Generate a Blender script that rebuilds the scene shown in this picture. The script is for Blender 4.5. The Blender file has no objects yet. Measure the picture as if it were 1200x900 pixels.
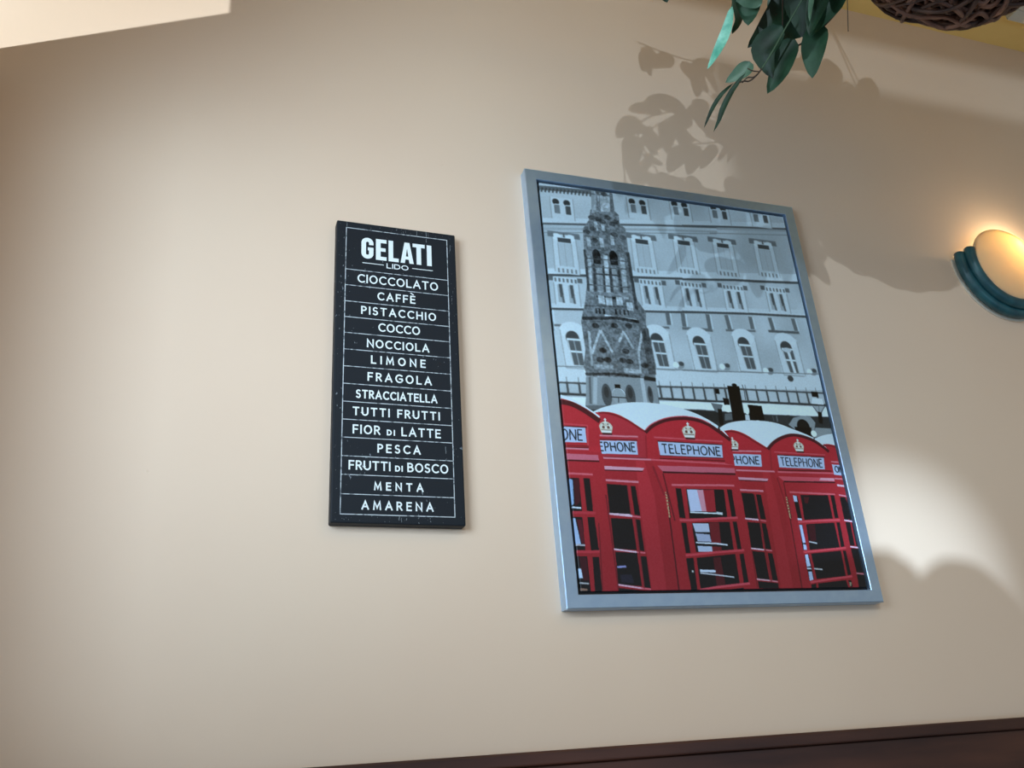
import bpy, bmesh, math, random
import numpy as np
from mathutils import Vector, Matrix

# ------------------------------------------------------------------ camera, world, lights, exposure
scene = bpy.context.scene
C = scene.collection

cam_data = bpy.data.cameras.new('camera')
cam_data.sensor_width = 36.0
cam_data.lens = 1046.12 / 1200 * 36.0
cam_data.clip_start = 0.02
cam = bpy.data.objects.new('camera', cam_data)
C.objects.link(cam)
cam.matrix_world = Matrix(((0.9461835, -0.0644887, -0.3171403, -0.4996446),
                           (-0.3162607, -0.3921881, -0.8638100, -1.2294134),
                           (-0.0686727, 0.9176218, -0.3914771, 1.1289036),
                           (0, 0, 0, 1)))
scene.camera = cam
scene.view_settings.view_transform = 'Standard'
scene.view_settings.look = 'None'
scene.view_settings.gamma = 1.0
scene.view_settings.use_curve_mapping = False
scene.view_settings.exposure = 0.0

world = bpy.data.worlds.new('world')
scene.world = world
world.use_nodes = True
world.node_tree.nodes['Background'].inputs[0].default_value = (1.0, 0.89, 0.72, 1)
world.node_tree.nodes['Background'].inputs[1].default_value = 0.27


def lamp(name, kind, loc, target, energy, color, **kw):
    d = bpy.data.lights.new(name, kind)
    d.energy = energy
    d.color = color
    for k, v in kw.items():
        setattr(d, k, v)
    o = bpy.data.objects.new(name, d)
    C.objects.link(o)
    o.location = loc
    if target is not None:
        o.rotation_euler = (Vector(target) - Vector(loc)).to_track_quat('-Z', 'Y').to_euler()
    return o


# daylight through the tall side window (cool sky light)
side = lamp('window_daylight', 'AREA', (-1.0, -0.95, 1.66), (-0.20, 0, 1.72), 4.5, (0.62, 0.81, 1.0), shape='RECTANGLE', size=0.60, size_y=0.55, spread=math.radians(92))
# warm lamp panel in the ceiling above the viewer
lamp('ceiling_panel_light', 'AREA', (0.45, -1.45, 2.70), (0.45, -1.25, 0.0), 4.5, (1.0, 0.80, 0.50), shape='RECTANGLE', size=0.9, size_y=0.5)
# cool fill added low behind the viewer to tint the lower wall
low = lamp('low_cool_fill', 'AREA', (0.9, -2.7, 0.70), (0.9, 0, 0.95), 11.0, (0.30, 0.62, 1.0), shape='RECTANGLE', size=2.4, size_y=0.8)
# low sun glinting off the street, through the strip window in the corner
lamp('street_glint', 'SPOT', (-3.0, -2.1, 1.155), (-0.68, 0, 2.32), 640.0, (0.84, 0.94, 1.0), spot_size=math.radians(9.0), spot_blend=0.0, shadow_soft_size=0.012)
# low sun reflected into the room from the front glazing: throws the plant's shadow on the wall
lamp('glazing_reflection', 'SPOT', (-0.80, -3.33, 2.76), (0.82, 0, 1.95), 104.0, (0.72, 0.87, 1.0), spot_size=math.radians(45), spot_blend=0.7, shadow_soft_size=0.012)
# bright pool of sun thrown up from a table top behind the viewer
lamp('table_glint', 'SPOT', (-0.3, -2.6, 0.75), (0.63, 0, 1.365), 370.0, (0.56, 0.76, 1.0), spot_size=math.radians(10.5), spot_blend=1.0, shadow_soft_size=0.010)

ZO = 1.33      # height of the picture frame's lower edge above the floor


# ------------------------------------------------------------------ helpers
def lin(c):
    return tuple((v / 12.92 if v <= 0.04045 else ((v + 0.055) / 1.055) ** 2.4) for v in c[:3]) + (1.0,)


def srgb(r, g, b):
    return lin((r / 255, g / 255, b / 255))


def mat(name, col, rough=0.6, spec=0.5, metal=0.0, **kw):
    m = bpy.data.materials.new(name)
    m.use_nodes = True
    b = m.node_tree.nodes['Principled BSDF']
    b.inputs['Base Color'].default_value = col
    b.inputs['Roughness'].default_value = rough
    b.inputs['Specular IOR Level'].default_value = spec
    b.inputs['Metallic'].default_value = metal
    for k, v in kw.items():
        b.inputs[k].default_value = v
    return m


def N(m, kind, **kw):
    n = m.node_tree.nodes.new(kind)
    for k, v in kw.items():
        if hasattr(n, k):
            setattr(n, k, v)
        else:
            n.inputs[k].default_value = v
    return n


def L(m, a, ao, b, bi):
    m.node_tree.links.new(a.outputs[ao], b.inputs[bi])


def bsdf(m):
    return m.node_tree.nodes['Principled BSDF']


def mottle(m, c1, c2, scale=(6, 6, 6), detail=5, bump=0.0, dist=0.002, lo=0.35, hi=0.65, bscale=None, rough=None):
    tc = N(m, 'ShaderNodeTexCoord')
    mp = N(m, 'ShaderNodeMapping')
    mp.inputs['Scale'].default_value = scale
    L(m, tc, 'Object', mp, 'Vector')
    nz = N(m, 'ShaderNodeTexNoise')
    nz.inputs['Scale'].default_value = 1
    nz.inputs['Detail'].default_value = detail
    L(m, mp, 'Vector', nz, 'Vector')
    cr = N(m, 'ShaderNodeValToRGB')
    cr.color_ramp.elements[0].position = lo
    cr.color_ramp.elements[0].color = c1
    cr.color_ramp.elements[1].position = hi
    cr.color_ramp.elements[1].color = c2
    L(m, nz, 'Fac', cr, 'Fac')
    L(m, cr, 'Color', bsdf(m), 'Base Color')
    if bump:
        n2 = nz
        if bscale:
            n2 = N(m, 'ShaderNodeTexNoise')
            n2.inputs['Scale'].default_value = bscale
            n2.inputs['Detail'].default_value = 4
            L(m, tc, 'Object', n2, 'Vector')
        bp = N(m, 'ShaderNodeBump')
        bp.inputs['Strength'].default_value = bump
        bp.inputs['Distance'].default_value = dist
        L(m, n2, 'Fac', bp, 'Height')
        L(m, bp, 'Normal', bsdf(m), 'Normal')
    return tc, nz, cr


def mesh_obj(name, verts, faces, m, parent=None, smooth=False, loc=None):
    me = bpy.data.meshes.new(name)
    me.from_pydata([tuple(v) for v in verts], [], faces)
    me.materials.append(m)
    if smooth:
        me.polygons.foreach_set('use_smooth', [True] * len(me.polygons))
    me.update()
    o = bpy.data.objects.new(name, me)
    C.objects.link(o)
    if parent:
        o.parent = parent
    if loc is not None:
        o.location = loc
    return o


def bm_obj(name, bm, m, parent=None, smooth=False, loc=None):
    me = bpy.data.meshes.new(name)
    bm.normal_update()
    bm.to_mesh(me)
    bm.free()
    me.materials.append(m)
    if smooth:
        me.polygons.foreach_set('use_smooth', [True] * len(me.polygons))
    o = bpy.data.objects.new(name, me)
    C.objects.link(o)
    if parent:
        o.parent = parent
    if loc is not None:
        o.location = loc
    return o


def add_box(bm, a, b, bevel=0.0):
    r = bmesh.ops.create_cube(bm, size=1)
    vs = r['verts']
    for v in vs:
        v.co = Vector(((a[i] + b[i]) / 2 + v.co[i] * (b[i] - a[i]) for i in range(3)))
    if bevel:
        es = list({e for v in vs for e in v.link_edges})
        bmesh.ops.bevel(bm, geom=es, offset=bevel, segments=3, affect='EDGES', profile=0.5)


def struct(name, boxes, m, bevel=0.0):
    bm = bmesh.new()
    for a, b in boxes:
        add_box(bm, a, b, bevel)
    o = bm_obj(name, bm, m)
    o['kind'] = 'structure'
    return o


def empty(name, loc, label, cat, group=None):
    o = bpy.data.objects.new(name, None)
    C.objects.link(o)
    o.location = loc
    o.empty_display_size = 0.05
    o['label'] = label
    o['category'] = cat
    if group:
        o['group'] = group
    return o


def tube_data(pts, radii, sides=8, closed=False, caps=True):
    pts = [Vector(p) for p in pts]
    n = len(pts)
    if not hasattr(radii, '__len__'):
        radii = [radii] * n
    verts, faces = [], []
    up = None
    for i, p in enumerate(pts):
        if closed:
            t = (pts[(i + 1) % n] - pts[i - 1]).normalized()
        else:
            t = (pts[min(i + 1, n - 1)] - pts[max(i - 1, 0)]).normalized()
        if up is None:
            up = Vector((0, 0, 1)) if abs(t.z) < 0.9 else Vector((1, 0, 0))
            up = (up - t * up.dot(t)).normalized()
        else:
            up = (up - t * up.dot(t)).normalized()
        s = t.cross(up)
        for k in range(sides):
            a = 2 * math.pi * k / sides
            verts.append(p + (up * math.cos(a) + s * math.sin(a)) * radii[i])
    m_ = n if closed else n - 1
    for i in range(m_):
        j = (i + 1) % n
        for k in range(sides):
            k2 = (k + 1) % sides
            faces.append((i * sides + k, i * sides + k2, j * sides + k2, j * sides + k))
    if caps and not closed:
        faces.append(tuple(range(sides - 1, -1, -1)))
        faces.append(tuple((n - 1) * sides + k for k in range(sides)))
    return verts, faces


def tube(name, pts, radii, m, parent=None, sides=8, closed=False):
    v, f = tube_data(pts, radii, sides, closed)
    return mesh_obj(name, v, f, m, parent, smooth=True)


def smooth_path(pts, n=8):
    P = [Vector(p) for p in pts]
    out = []
    for i in range(len(P) - 1):
        p0, p1, p2, p3 = P[max(i - 1, 0)], P[i], P[i + 1], P[min(i + 2, len(P) - 1)]
        for k in range(n):
            t = k / n
            out.append(0.5 * ((2 * p1) + (-p0 + p2) * t + (2 * p0 - 5 * p1 + 4 * p2 - p3) * t * t + (-p0 + 3 * p1 - 3 * p2 + p3) * t ** 3))
    out.append(P[-1])
    return out


# ------------------------------------------------------------------ materials of the room
m_wall = mat('painted_plaster', srgb(232, 208, 184), rough=0.62, spec=0.3)
tc, nz, cr = mottle(m_wall, srgb(231, 206, 182), srgb(234, 211, 187), scale=(1.6, 1.6, 1.6), detail=4)
# roller-painted plaster: faint orange peel, broad unevenness and a few small pimples
n1 = N(m_wall, 'ShaderNodeTexNoise'); n1.inputs['Scale'].default_value = 210; n1.inputs['Detail'].default_value = 3
n2 = N(m_wall, 'ShaderNodeTexNoise'); n2.inputs['Scale'].default_value = 9; n2.inputs['Detail'].default_value = 3
vo = N(m_wall, 'ShaderNodeTexVoronoi'); vo.inputs['Scale'].default_value = 14; vo.inputs['Randomness'].default_value = 1.0
for q in (n1, n2, vo):
    L(m_wall, tc, 'Object', q, 'Vector')
pim = N(m_wall, 'ShaderNodeMapRange'); L(m_wall, vo, 'Distance', pim, 'Value')
pim.inputs['From Min'].default_value = 0.0; pim.inputs['From Max'].default_value = 0.045
pim.inputs['To Min'].default_value = 1.0; pim.inputs['To Max'].default_value = 0.0
rare = N(m_wall, 'ShaderNodeMath', operation='GREATER_THAN'); rare.inputs[1].default_value = 0.88
sepc = N(m_wall, 'ShaderNodeSeparateColor'); L(m_wall, vo, 'Color', sepc, 'Color'); L(m_wall, sepc, 'Red', rare, 0)
pm = N(m_wall, 'ShaderNodeMath', operation='MULTIPLY'); L(m_wall, pim, 'Result', pm, 0); L(m_wall, rare, 'Value', pm, 1)
b1 = N(m_wall, 'ShaderNodeBump'); b1.inputs['Strength'].default_value = 0.10; b1.inputs['Distance'].default_value = 0.001
b2 = N(m_wall, 'ShaderNodeBump'); b2.inputs['Strength'].default_value = 0.12; b2.inputs['Distance'].default_value = 0.006
b3 = N(m_wall, 'ShaderNodeBump'); b3.inputs['Strength'].default_value = 0.45; b3.inputs['Distance'].default_value = 0.0015
L(m_wall, n1, 'Fac', b1, 'Height'); L(m_wall, n2, 'Fac', b2, 'Height'); L(m_wall, pm, 'Value', b3, 'Height')
L(m_wall, b1, 'Normal', b2, 'Normal'); L(m_wall, b2, 'Normal', b3, 'Normal'); L(m_wall, b3, 'Normal', bsdf(m_wall), 'Normal')

m_ceil = mat('mustard_ceiling_paint', srgb(232, 204, 132), rough=0.7, spec=0.2)
mottle(m_ceil, srgb(228, 200, 128), srgb(236, 209, 138), scale=(3, 3, 3), bump=0.1, dist=0.001, bscale=180)
m_wood = mat('dark_stained_wood', srgb(70, 42, 32), rough=0.45, spec=0.4)
mottle(m_wood, srgb(56, 33, 27), srgb(92, 56, 42), scale=(3.0, 20, 26), detail=8, bump=0.15, dist=0.0006, lo=0.3, hi=0.75)
m_floor = mat('floor_tiles', srgb(150, 142, 132), rough=0.5)
mottle(m_floor, srgb(140, 132, 122), srgb(160, 152, 142), scale=(4, 4, 4))

# ------------------------------------------------------------------ the room
CEIL = ZO + 1.3868
RAIL = ZO - 0.187
struct('wall_front', [((-1.0, 0.0, 0.0), (2.6, 0.12, CEIL))], m_wall)
struct('ceiling', [((-1.0, -2.3, CEIL), (2.6, 0.12, CEIL + 0.08))], m_ceil)
struct('added_shade_rail', [((-0.425, -2.36, CEIL - 0.157), (2.6, -2.33, CEIL - 0.042)), ((1.6, -2.36, CEIL - 0.05), (1.64, -2.30, CEIL + 0.03)), ((2.4, -2.36, CEIL - 0.05), (2.44, -2.30, CEIL + 0.03))], m_ceil)  # rail added out of view to block light from the upper wall
struct('floor', [((-1.0, -4.2, -0.06), (2.6, 0.12, 0.0))], m_floor)
XL = -0.845
# side wall with a narrow high window in the corner and a tall window beside the viewer
struct('wall_left', [
    ((XL - 0.10, -1.50, 0.0), (XL, 0.0, 1.30)),
    ((XL - 0.10, -0.32, 1.30), (XL, 0.0, 2.142)),
    ((XL - 0.10, -1.50, 1.98), (XL, -0.364, 2.62)),
    ((XL - 0.10, -1.50, 2.62), (XL, 0.0, CEIL)),
    ((XL - 0.10, -0.364, 1.98), (XL, -0.32, 2.142)),
    ((XL - 0.10, -1.50, 1.30), (XL, -1.35, 1.98)),
], m_wall)
m_white = mat('white_window_paint', srgb(225, 225, 220), rough=0.4)
m_glass = mat('window_glass', (1, 1, 1, 1), rough=0.0, spec=0.5)
bsdf(m_glass).inputs['Transmission Weight'].default_value = 1.0
bsdf(m_glass).inputs['IOR'].default_value = 1.05
struct('window_1', [
    ((XL - 0.10, -1.35, 1.30), (XL - 0.06, -1.33, 1.98)), ((XL - 0.10, -0.34, 1.30), (XL - 0.06, -0.32, 1.98)),
    ((XL - 0.10, -1.33, 1.30), (XL - 0.06, -0.34, 1.32)), ((XL - 0.10, -1.33, 1.96), (XL - 0.06, -0.34, 1.98))], m_white)

# wooden wainscot: capping with a small ledge, moulding and panel below
bm = bmesh.new()
add_box(bm, (-0.845, -0.030, RAIL - 0.018), (2.6, 0.0, RAIL), 0.003)
rail = bm_obj('trim_1', bm, m_wood)
rail['kind'] = 'structure'
bm = bmesh.new()
add_box(bm, (-0.845, -0.024, RAIL - 0.075), (2.6, 0.0, RAIL - 0.018), 0.002)
r2 = bm_obj('trim_2', bm, m_wood); r2['kind'] = 'structure'
bm = bmesh.new()
add_box(bm, (-0.845, -0.014, 0.0), (2.6, 0.0, RAIL - 0.075), 0.0)
r3 = bm_obj('trim_3', bm, m_wood); r3['kind'] = 'structure'

# ------------------------------------------------------------------ stroke alphabet (centre lines in a unit box)
def arc(cx, cy, rx, ry, a0, a1, n=10):
    return [(cx + rx * math.cos(math.radians(a0 + (a1 - a0) * i / n)), cy + ry * math.sin(math.radians(a0 + (a1 - a0) * i / n))) for i in range(n + 1)]


GL = {  # letter: (natural width / cap height, strokes)
    'A': (0.78, [[(0, 0), (0.5, 1), (1, 0)], [(0.16, 0.32), (0.84, 0.32)]]),
    'B': (0.60, [[(0, 0), (0, 1)], [(0, 1)] + arc(0.45, 0.77, 0.42, 0.23, 90, -90, 8) + [(0, 0.54)], [(0, 0.54)] + arc(0.5, 0.27, 0.5, 0.27, 90, -90, 8) + [(0, 0)]]),
    'C': (0.72, [arc(0.62, 0.5, 0.62, 0.5, 52, 308, 18)]),
    'D': (0.72, [[(0, 0), (0, 1)] + arc(0.4, 0.5, 0.6, 0.5, 90, -90, 14) + [(0, 0)]]),
    'E': (0.52, [[(1, 0), (0, 0), (0, 1), (1, 1)], [(0, 0.53), (0.9, 0.53)]]),
    'F': (0.50, [[(0, 0), (0, 1), (1, 1)], [(0, 0.5), (0.88, 0.5)]]),
    'G': (0.78, [arc(0.58, 0.5, 0.58, 0.5, 50, 318, 18) + [(1.0, 0.16), (1.0, 0.47), (0.62, 0.47)]]),
    'H': (0.70, [[(0, 0), (0, 1)], [(1, 0), (1, 1)], [(0, 0.52), (1, 0.52)]]),
    'I': (0.0, [[(0, 0), (0, 1)]]),
    'L': (0.50, [[(0, 1), (0, 0), (1, 0)]]),
    'M': (0.86, [[(0, 0), (0.1, 1), (0.5, 0.18), (0.9, 1), (1, 0)]]),
    'N': (0.70, [[(0, 0), (0, 1), (1, 0), (1, 1)]]),
    'O': (0.84, [arc(0.5, 0.5, 0.5, 0.5, 90, 450, 24)]),
    'P': (0.54, [[(0, 0), (0, 1)], [(0, 1)] + arc(0.45, 0.73, 0.55, 0.27, 90, -90, 9) + [(0, 0.46)]]),
    'R': (0.58, [[(0, 0), (0, 1)], [(0, 1)] + arc(0.42, 0.74, 0.5, 0.26, 90, -90, 9) + [(0, 0.48)], [(0.45, 0.48), (1, 0)]]),
    'S': (0.54, [arc(0.52, 0.755, 0.46, 0.245, 48, 180, 8) + arc(0.5, 0.755, 0.48, 0.245, 190, 262, 4)[1:] + arc(0.46, 0.255, 0.5, 0.27, 72, -90, 9) + arc(0.46, 0.255, 0.5, 0.255, -100, -140, 3)]),
    'T': (0.66, [[(0, 1), (1, 1)], [(0.5, 1), (0.5, 0)]]),
    'U': (0.70, [[(0, 1), (0, 0.38)] + arc(0.5, 0.38, 0.5, 0.38, 180, 360, 12) + [(1, 1)]]),
}


def layout(words, x0, x1, cap, sw, small=0.64, wf=1.0):
    """letter strokes of one line fitted between x0 and x1 (outer ink edges); words: list of (text, is_small)"""
    items = []
    for wi, (t, sm) in enumerate(words):
        k = small if sm else 1.0
        for i, ch in enumerate(t):
            items.append((ch, k, 'g' if i < len(t) - 1 else 'w'))
    k0 = cap - sw
    nat = sum(GL[c][0] * k0 * k * wf for c, k, g in items)
    inks = sum(sw * (0.85 if k < 1 else 1) for c, k, g in items)
    ngap = sum(1 for it in items[:-1] if it[2] == 'g')
    nword = sum(1 for it in items[:-1] if it[2] == 'w')
    free = (x1 - x0) - nat - inks
    gap = free / (ngap + nword * 3.5) if (ngap + nword) else 0
    wscale = wf
    mn = sw * 0.6
    if gap < mn:
        wscale = ((x1 - x0) - inks - mn * (ngap + nword * 4.2)) / nat * wf
        gap = mn
        wg = mn * 4.2
    else:
        wg = gap * 3.5
    out = []
    x = x0
    for c, k, g in items:
        s = sw * (0.85 if k < 1 else 1)
        wd = GL[c][0] * k0 * k * wscale
        hh = cap * k - s
        for st in GL[c][1]:
            out.append(([(x + s / 2 + px * wd, s / 2 + py * hh) for px, py in st], s))
        x += wd + s + (gap if g == 'g' else wg)
    return out


def ribbon(pts, w):
    """a flat mitred ribbon along a polyline"""
    n = len(pts)
    P = [Vector((p[0], p[1])) for p in pts]
    closed = (P[0] - P[-1]).length < 1e-6
    vs = []
    for i in range(n):
        if closed:
            a = P[i - 1] if i > 0 else P[-2]
            b = P[i + 1] if i < n - 1 else P[1]
        else:
            a = P[i - 1] if i > 0 else None
            b = P[i + 1] if i < n - 1 else None
        d1 = (P[i] - a).normalized() if a is not None else (b - P[i]).normalized()
        d2 = (b - P[i]).normalized() if b is not None else d1
        n1 = Vector((-d1.y, d1.x)); n2_ = Vector((-d2.y, d2.x))
        mt = (n1 + n2_)
        mt = mt.normalized() if mt.length > 1e-6 else n1
        k = max(mt.dot(n1), 0.42)
        off = mt * (w / 2 / k)
        q = P[i].copy()
        if not closed and i == 0: q -= d1 * w / 2 * 0.98
        if not closed and i == n - 1: q += d2 * w / 2 * 0.98
        vs += [q + off, q - off]
    fs = [(2 * i, 2 * i + 1, 2 * i + 3, 2 * i + 2) for i in range(n - 1)]
    return vs, fs


def ribbons_obj(name, strokes, y, m, parent):
    V, F = [], []
    for k, (pts, w_) in enumerate(strokes):
        vs, fs = ribbon(pts, w_)
        b = len(V)
        V += [(v.x, y - (k % 5) * 2.5e-5, v.y) for v in vs]
        F += [tuple(b + i for i in f) for f in fs]
    return mesh_obj(name, V, F, m, parent)


# ------------------------------------------------------------------ the black menu canvas
SW, SH, ST = 0.1933, 0.4913, 0.0206
sign = empty('menu_sign', (-0.3327 + SW / 2, 0, ZO + 0.1193 + SH / 2), 'tall black wall sign lettered GELATI with a list of flavours', 'sign')
sign.rotation_euler = (0, 0.0114, 0)
m_canvas = mat('black_canvas', srgb(19, 27, 35), rough=0.6, spec=0.3)
tcc = N(m_canvas, 'ShaderNodeTexCoord')
sp = N(m_canvas, 'ShaderNodeTexNoise'); sp.inputs['Scale'].default_value = 260; sp.inputs['Detail'].default_value = 2
big = N(m_canvas, 'ShaderNodeTexNoise'); big.inputs['Scale'].default_value = 22; big.inputs['Detail'].default_value = 2
mpp = N(m_canvas, 'ShaderNodeMapping'); mpp.inputs['Scale'].default_value = (1.0, 1.0, 0.55)
L(m_canvas, tcc, 'Object', mpp, 'Vector'); L(m_canvas, mpp, 'Vector', sp, 'Vector'); L(m_canvas, tcc, 'Object', big, 'Vector')
mu = N(m_canvas, 'ShaderNodeMath', operation='MULTIPLY_ADD'); mu.inputs[1].default_value = 0.45
L(m_canvas, big, 'Fac', mu, 0); L(m_canvas, sp, 'Fac', mu, 2)
crr = N(m_canvas, 'ShaderNodeValToRGB')
crr.color_ramp.elements[0].position = 0.985; crr.color_ramp.elements[0].color = srgb(19, 27, 35)
crr.color_ramp.elements[1].position = 1.03; crr.color_ramp.elements[1].color = srgb(120, 130, 138)
L(m_canvas, mu, 'Value', crr, 'Fac'); L(m_canvas, crr, 'Color', bsdf(m_canvas), 'Base Color')
wv = N(m_canvas, 'ShaderNodeTexNoise'); wv.inputs['Scale'].default_value = 900; L(m_canvas, tcc, 'Object', wv, 'Vector')
bw = N(m_canvas, 'ShaderNodeBump'); bw.inputs['Strength'].default_value = 0.25; bw.inputs['Distance'].default_value = 0.0004
L(m_canvas, wv, 'Fac', bw, 'Height'); L(m_canvas, bw, 'Normal', bsdf(m_canvas), 'Normal')
bm = bmesh.new()
add_box(bm, (-SW / 2, -ST, -SH / 2), (SW / 2, -0.0005, SH / 2), 0.0022)
bm_obj('canvas', bm, m_canvas, sign, smooth=False)
m_print = mat('chalk_white_print', srgb(236, 246, 248), rough=0.6, spec=0.3)
m_print2 = mat('worn_white_print', srgb(196, 206, 212), rough=0.6, spec=0.3)
tcc = N(m_print2, 'ShaderNodeTexCoord')
sp = N(m_print2, 'ShaderNodeTexNoise'); sp.inputs['Scale'].default_value = 160; sp.inputs['Detail'].default_value = 3
L(m_print2, tcc, 'Object', sp, 'Vector')
crr = N(m_print2, 'ShaderNodeValToRGB')
crr.color_ramp.elements[0].position = 0.36; crr.color_ramp.elements[0].color = srgb(110, 118, 124)
crr.color_ramp.elements[1].position = 0.50; crr.color_ramp.elements[1].color = srgb(200, 210, 216)
L(m_print2, sp, 'Fac', crr, 'Fac'); L(m_print2, crr, 'Color', bsdf(m_print2), 'Base Color')


def sc(x, z):
    return (x / 1000 - SW / 2, z / 1000 - SH / 2)


def sline(x0, z0, x1, z1, w_):
    return ([sc(x0, z0), sc(x1, z1)], w_ / 1000)


YF = -ST - 0.0002
lines = [403.3, 375.2, 347.0, 319.8, 293.0, 265.4, 237.6, 209.4, 181.0, 153.1, 125.5, 97.4, 69.8, 41.4]
grid = [([sc(15.0, 479), sc(179, 479), sc(177.2, 12.5), sc(13.4, 12.5), sc(15.0, 479)], 0.0012)]
for z in lines:
    t = (479 - z) / 466
    grid.append(sline(15.0 - 1.6 * t, z, 179 - 1.8 * t, z, 1.15))
ribbons_obj('ruled_border', grid, YF, m_print2, sign)
# title: heavy condensed capitals drawn as blocks
TZ0, TZ1 = 426.0, 464.5


def block_poly(bm_, pts):
    vs = [bm_.verts.new((sc(x, z)[0], YF, sc(x, z)[1])) for x, z in pts]
    bm_.faces.new(vs)


ttl = ribbons_obj('title_lettering', [], YF, m_print, sign)
bm = bmesh.new()
gcx, gt, gb, gro, gri = 48.6, TZ1 - 9.6, TZ0 + 9.6, 9.6, 2.3
def garc(cz, r, a0, a1): return [(gcx + r * math.cos(math.radians(a0 + (a1 - a0) * i / 12)), cz + r * math.sin(math.radians(a0 + (a1 - a0) * i / 12))) for i in range(13)]
block_poly(bm, [(gcx + gro, 451.6)] + garc(gt, gro, 0, 180) + garc(gb, gro, 180, 360) + [(gcx + gro, 447.0), (gcx + 0.6, 447.0), (gcx + 0.6, 441.4), (gcx + gri, 441.4)]
           + garc(gb, gri, 360, 180) + garc(gt, gri, 180, 0) + [(gcx + gri, 451.6)])
def rect(x0, z0, x1, z1): block_poly(bm, [(x0, z0), (x1, z0), (x1, z1), (x0, z1)])
rect(62, TZ0, 69.6, TZ1); rect(69.6, TZ0, 79, TZ0 + 6.6); rect(69.6, TZ1 - 6.6, 79, TZ1); rect(69.6, 442.2, 77.6, 448.6)
rect(82.2, TZ0, 89.8, TZ1); rect(89.8, TZ0, 98.6, TZ0 + 6.6)
half_a = [(101.5, TZ0), (108.6, TZ0), (109.6, 433.0), (112.3, 433.0), (112.3, 438.6), (110.4, 438.6), (112.3, 453.5), (112.3, TZ1), (108.2, TZ1)]
block_poly(bm, half_a)
block_poly(bm, [(224.6 - x, z) for x, z in reversed(half_a)])
rect(121.5, TZ1 - 6.6, 141.5, TZ1); rect(127.7, TZ0, 135.3, TZ1 - 6.6)
rect(144.8, TZ0, 152.6, TZ1)
bm.to_mesh(ttl.data); bm.free()
sub = [([(p[0] + sc(79.0, 412.6)[0], p[1] + sc(79.0, 412.6)[1]) for p in st], w_) for st, w_ in layout([('LIDO', False)], 0, 0.0352, 0.0092, 0.0016, wf=1.55)]
sub += [sline(41.3, 417.8, 74.0, 417.8, 1.2), sline(120.8, 417.8, 153.5, 417.8, 1.2)]
ribbons_obj('subtitle_lettering', sub, YF, m_print, sign)
ROWS = [([('CIOCCOLATO', 0)], 33.4, 161.9, 381.6, 15.2), ([('CAFFE', 0)], 64.5, 124.7, 353.8, 14.2), ([('PISTACCHIO', 0)], 39.5, 157.3, 326.8, 14.2),
        ([('COCCO', 0)], 66.0, 131.2, 299.6, 14.6), ([('NOCCIOLA', 0)], 48.7, 145.3, 271.2, 14.2), ([('LIMONE', 0)], 55.0, 139.0, 244.6, 13.8),
        ([('FRAGOLA', 0)], 50.0, 148.0, 216.2, 14.2), ([('STRACCIATELLA', 0)], 33.0, 155.9, 187.4, 13.8), ([('TUTTI', 0), ('FRUTTI', 0)], 28.7, 159.1, 160.0, 13.6),
        ([('FIOR', 0), ('DI', 1), ('LATTE', 0)], 29.0, 159.7, 131.7, 14.2), ([('PESCA', 0)], 64.9, 128.7, 104.5, 13.6),
        ([('FRUTTI', 0), ('DI', 1), ('BOSCO', 0)], 23.9, 169.5, 77.2, 14.2), ([('MENTA', 0)], 60.1, 131.8, 48.1, 12.6), ([('AMARENA', 0)], 42.6, 146.0, 19.5, 13.2)]
for words, x0, x1, zb, cap in ROWS:
    st = layout([(t, bool(s)) for t, s in words], 0, (x1 - x0) / 1000, cap / 1000, 0.00235)
    ox, oz = sc(x0, zb)
    strokes = [([(p[0] + ox, p[1] + oz) for p in pts], w_) for pts, w_ in st]
    if words[0][0] == 'CAFFE':
        strokes.append(([sc(117.6, 372.2), sc(121.2, 369.8)], 0.0018))
    ribbons_obj('flavour_lettering', strokes, YF, m_print, sign)
# rubbed streaks of the print's worn look
rnd = random.Random(4)
wear = []
for x, z0, z1, w_ in [(103.5, 488, 480, .9), (106.5, 487, 480, .8), (110, 486, 479.5, .6), (128.8, 489, 479, 1.1), (144.5, 489, 470, 1.2), (148, 488, 483, .8), (15.8, 489, 483, 1.0),
                      (96, 11, 4, 1.2), (99, 9, 3, .8), (124, 17, 3, 1.1), (141, 10, 4, 1.0), (178.5, 116, 106, 1.4), (166.5, 120, 110, 1.2), (184, 470, 455, .9), (184, 375, 362, .8)]:
    z = z0
    while z > z1:
        dz = rnd.uniform(0.8, 2.4)
        if rnd.random() < 0.75:
            wear.append(sline(x + rnd.uniform(-.4, .4), z, x + rnd.uniform(-.4, .4), z - dz, w_ * rnd.uniform(.4, 1)))
        z -= dz * 1.2
for i in range(90):
    e = rnd.random()
    if e < .4: x, z = rnd.choice([rnd.uniform(4, 13), rnd.uniform(181, 189)]), rnd.uniform(4, 486)
    elif e < .7: x, z = rnd.uniform(4, 188), rnd.choice([rnd.uniform(3, 11), rnd.uniform(481, 488)])
    else: x, z = rnd.uniform(15, 178), rnd.choice(lines) + rnd.gauss(0, 3)
    wear.append(sline(x, z, x + rnd.uniform(-.5, .5), z - rnd.uniform(.3, 1.0), rnd.uniform(.25, .6)))
m_wear = mat('rubbed_grey_print', srgb(112, 122, 128), rough=0.6)
wo = ribbons_obj('print_wear', wear, YF - 0.00012, m_wear, sign)
wo['kind'] = 'stuff'

# ------------------------------------------------------------------ the framed print: artwork drawn into a colour attribute
RES = 0.4            # mm per drawing pixel (2 x 2 drawing pixels per mesh point)
PU0, PU1, PV0, PV1 = 26.2, 536.6, 24.6, 744.2
AW, AH = int(round((PU1 - PU0) / RES)), int(round((PV1 - PV0) / RES))
ART = np.zeros((AH, AW, 3), np.float32)


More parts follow.
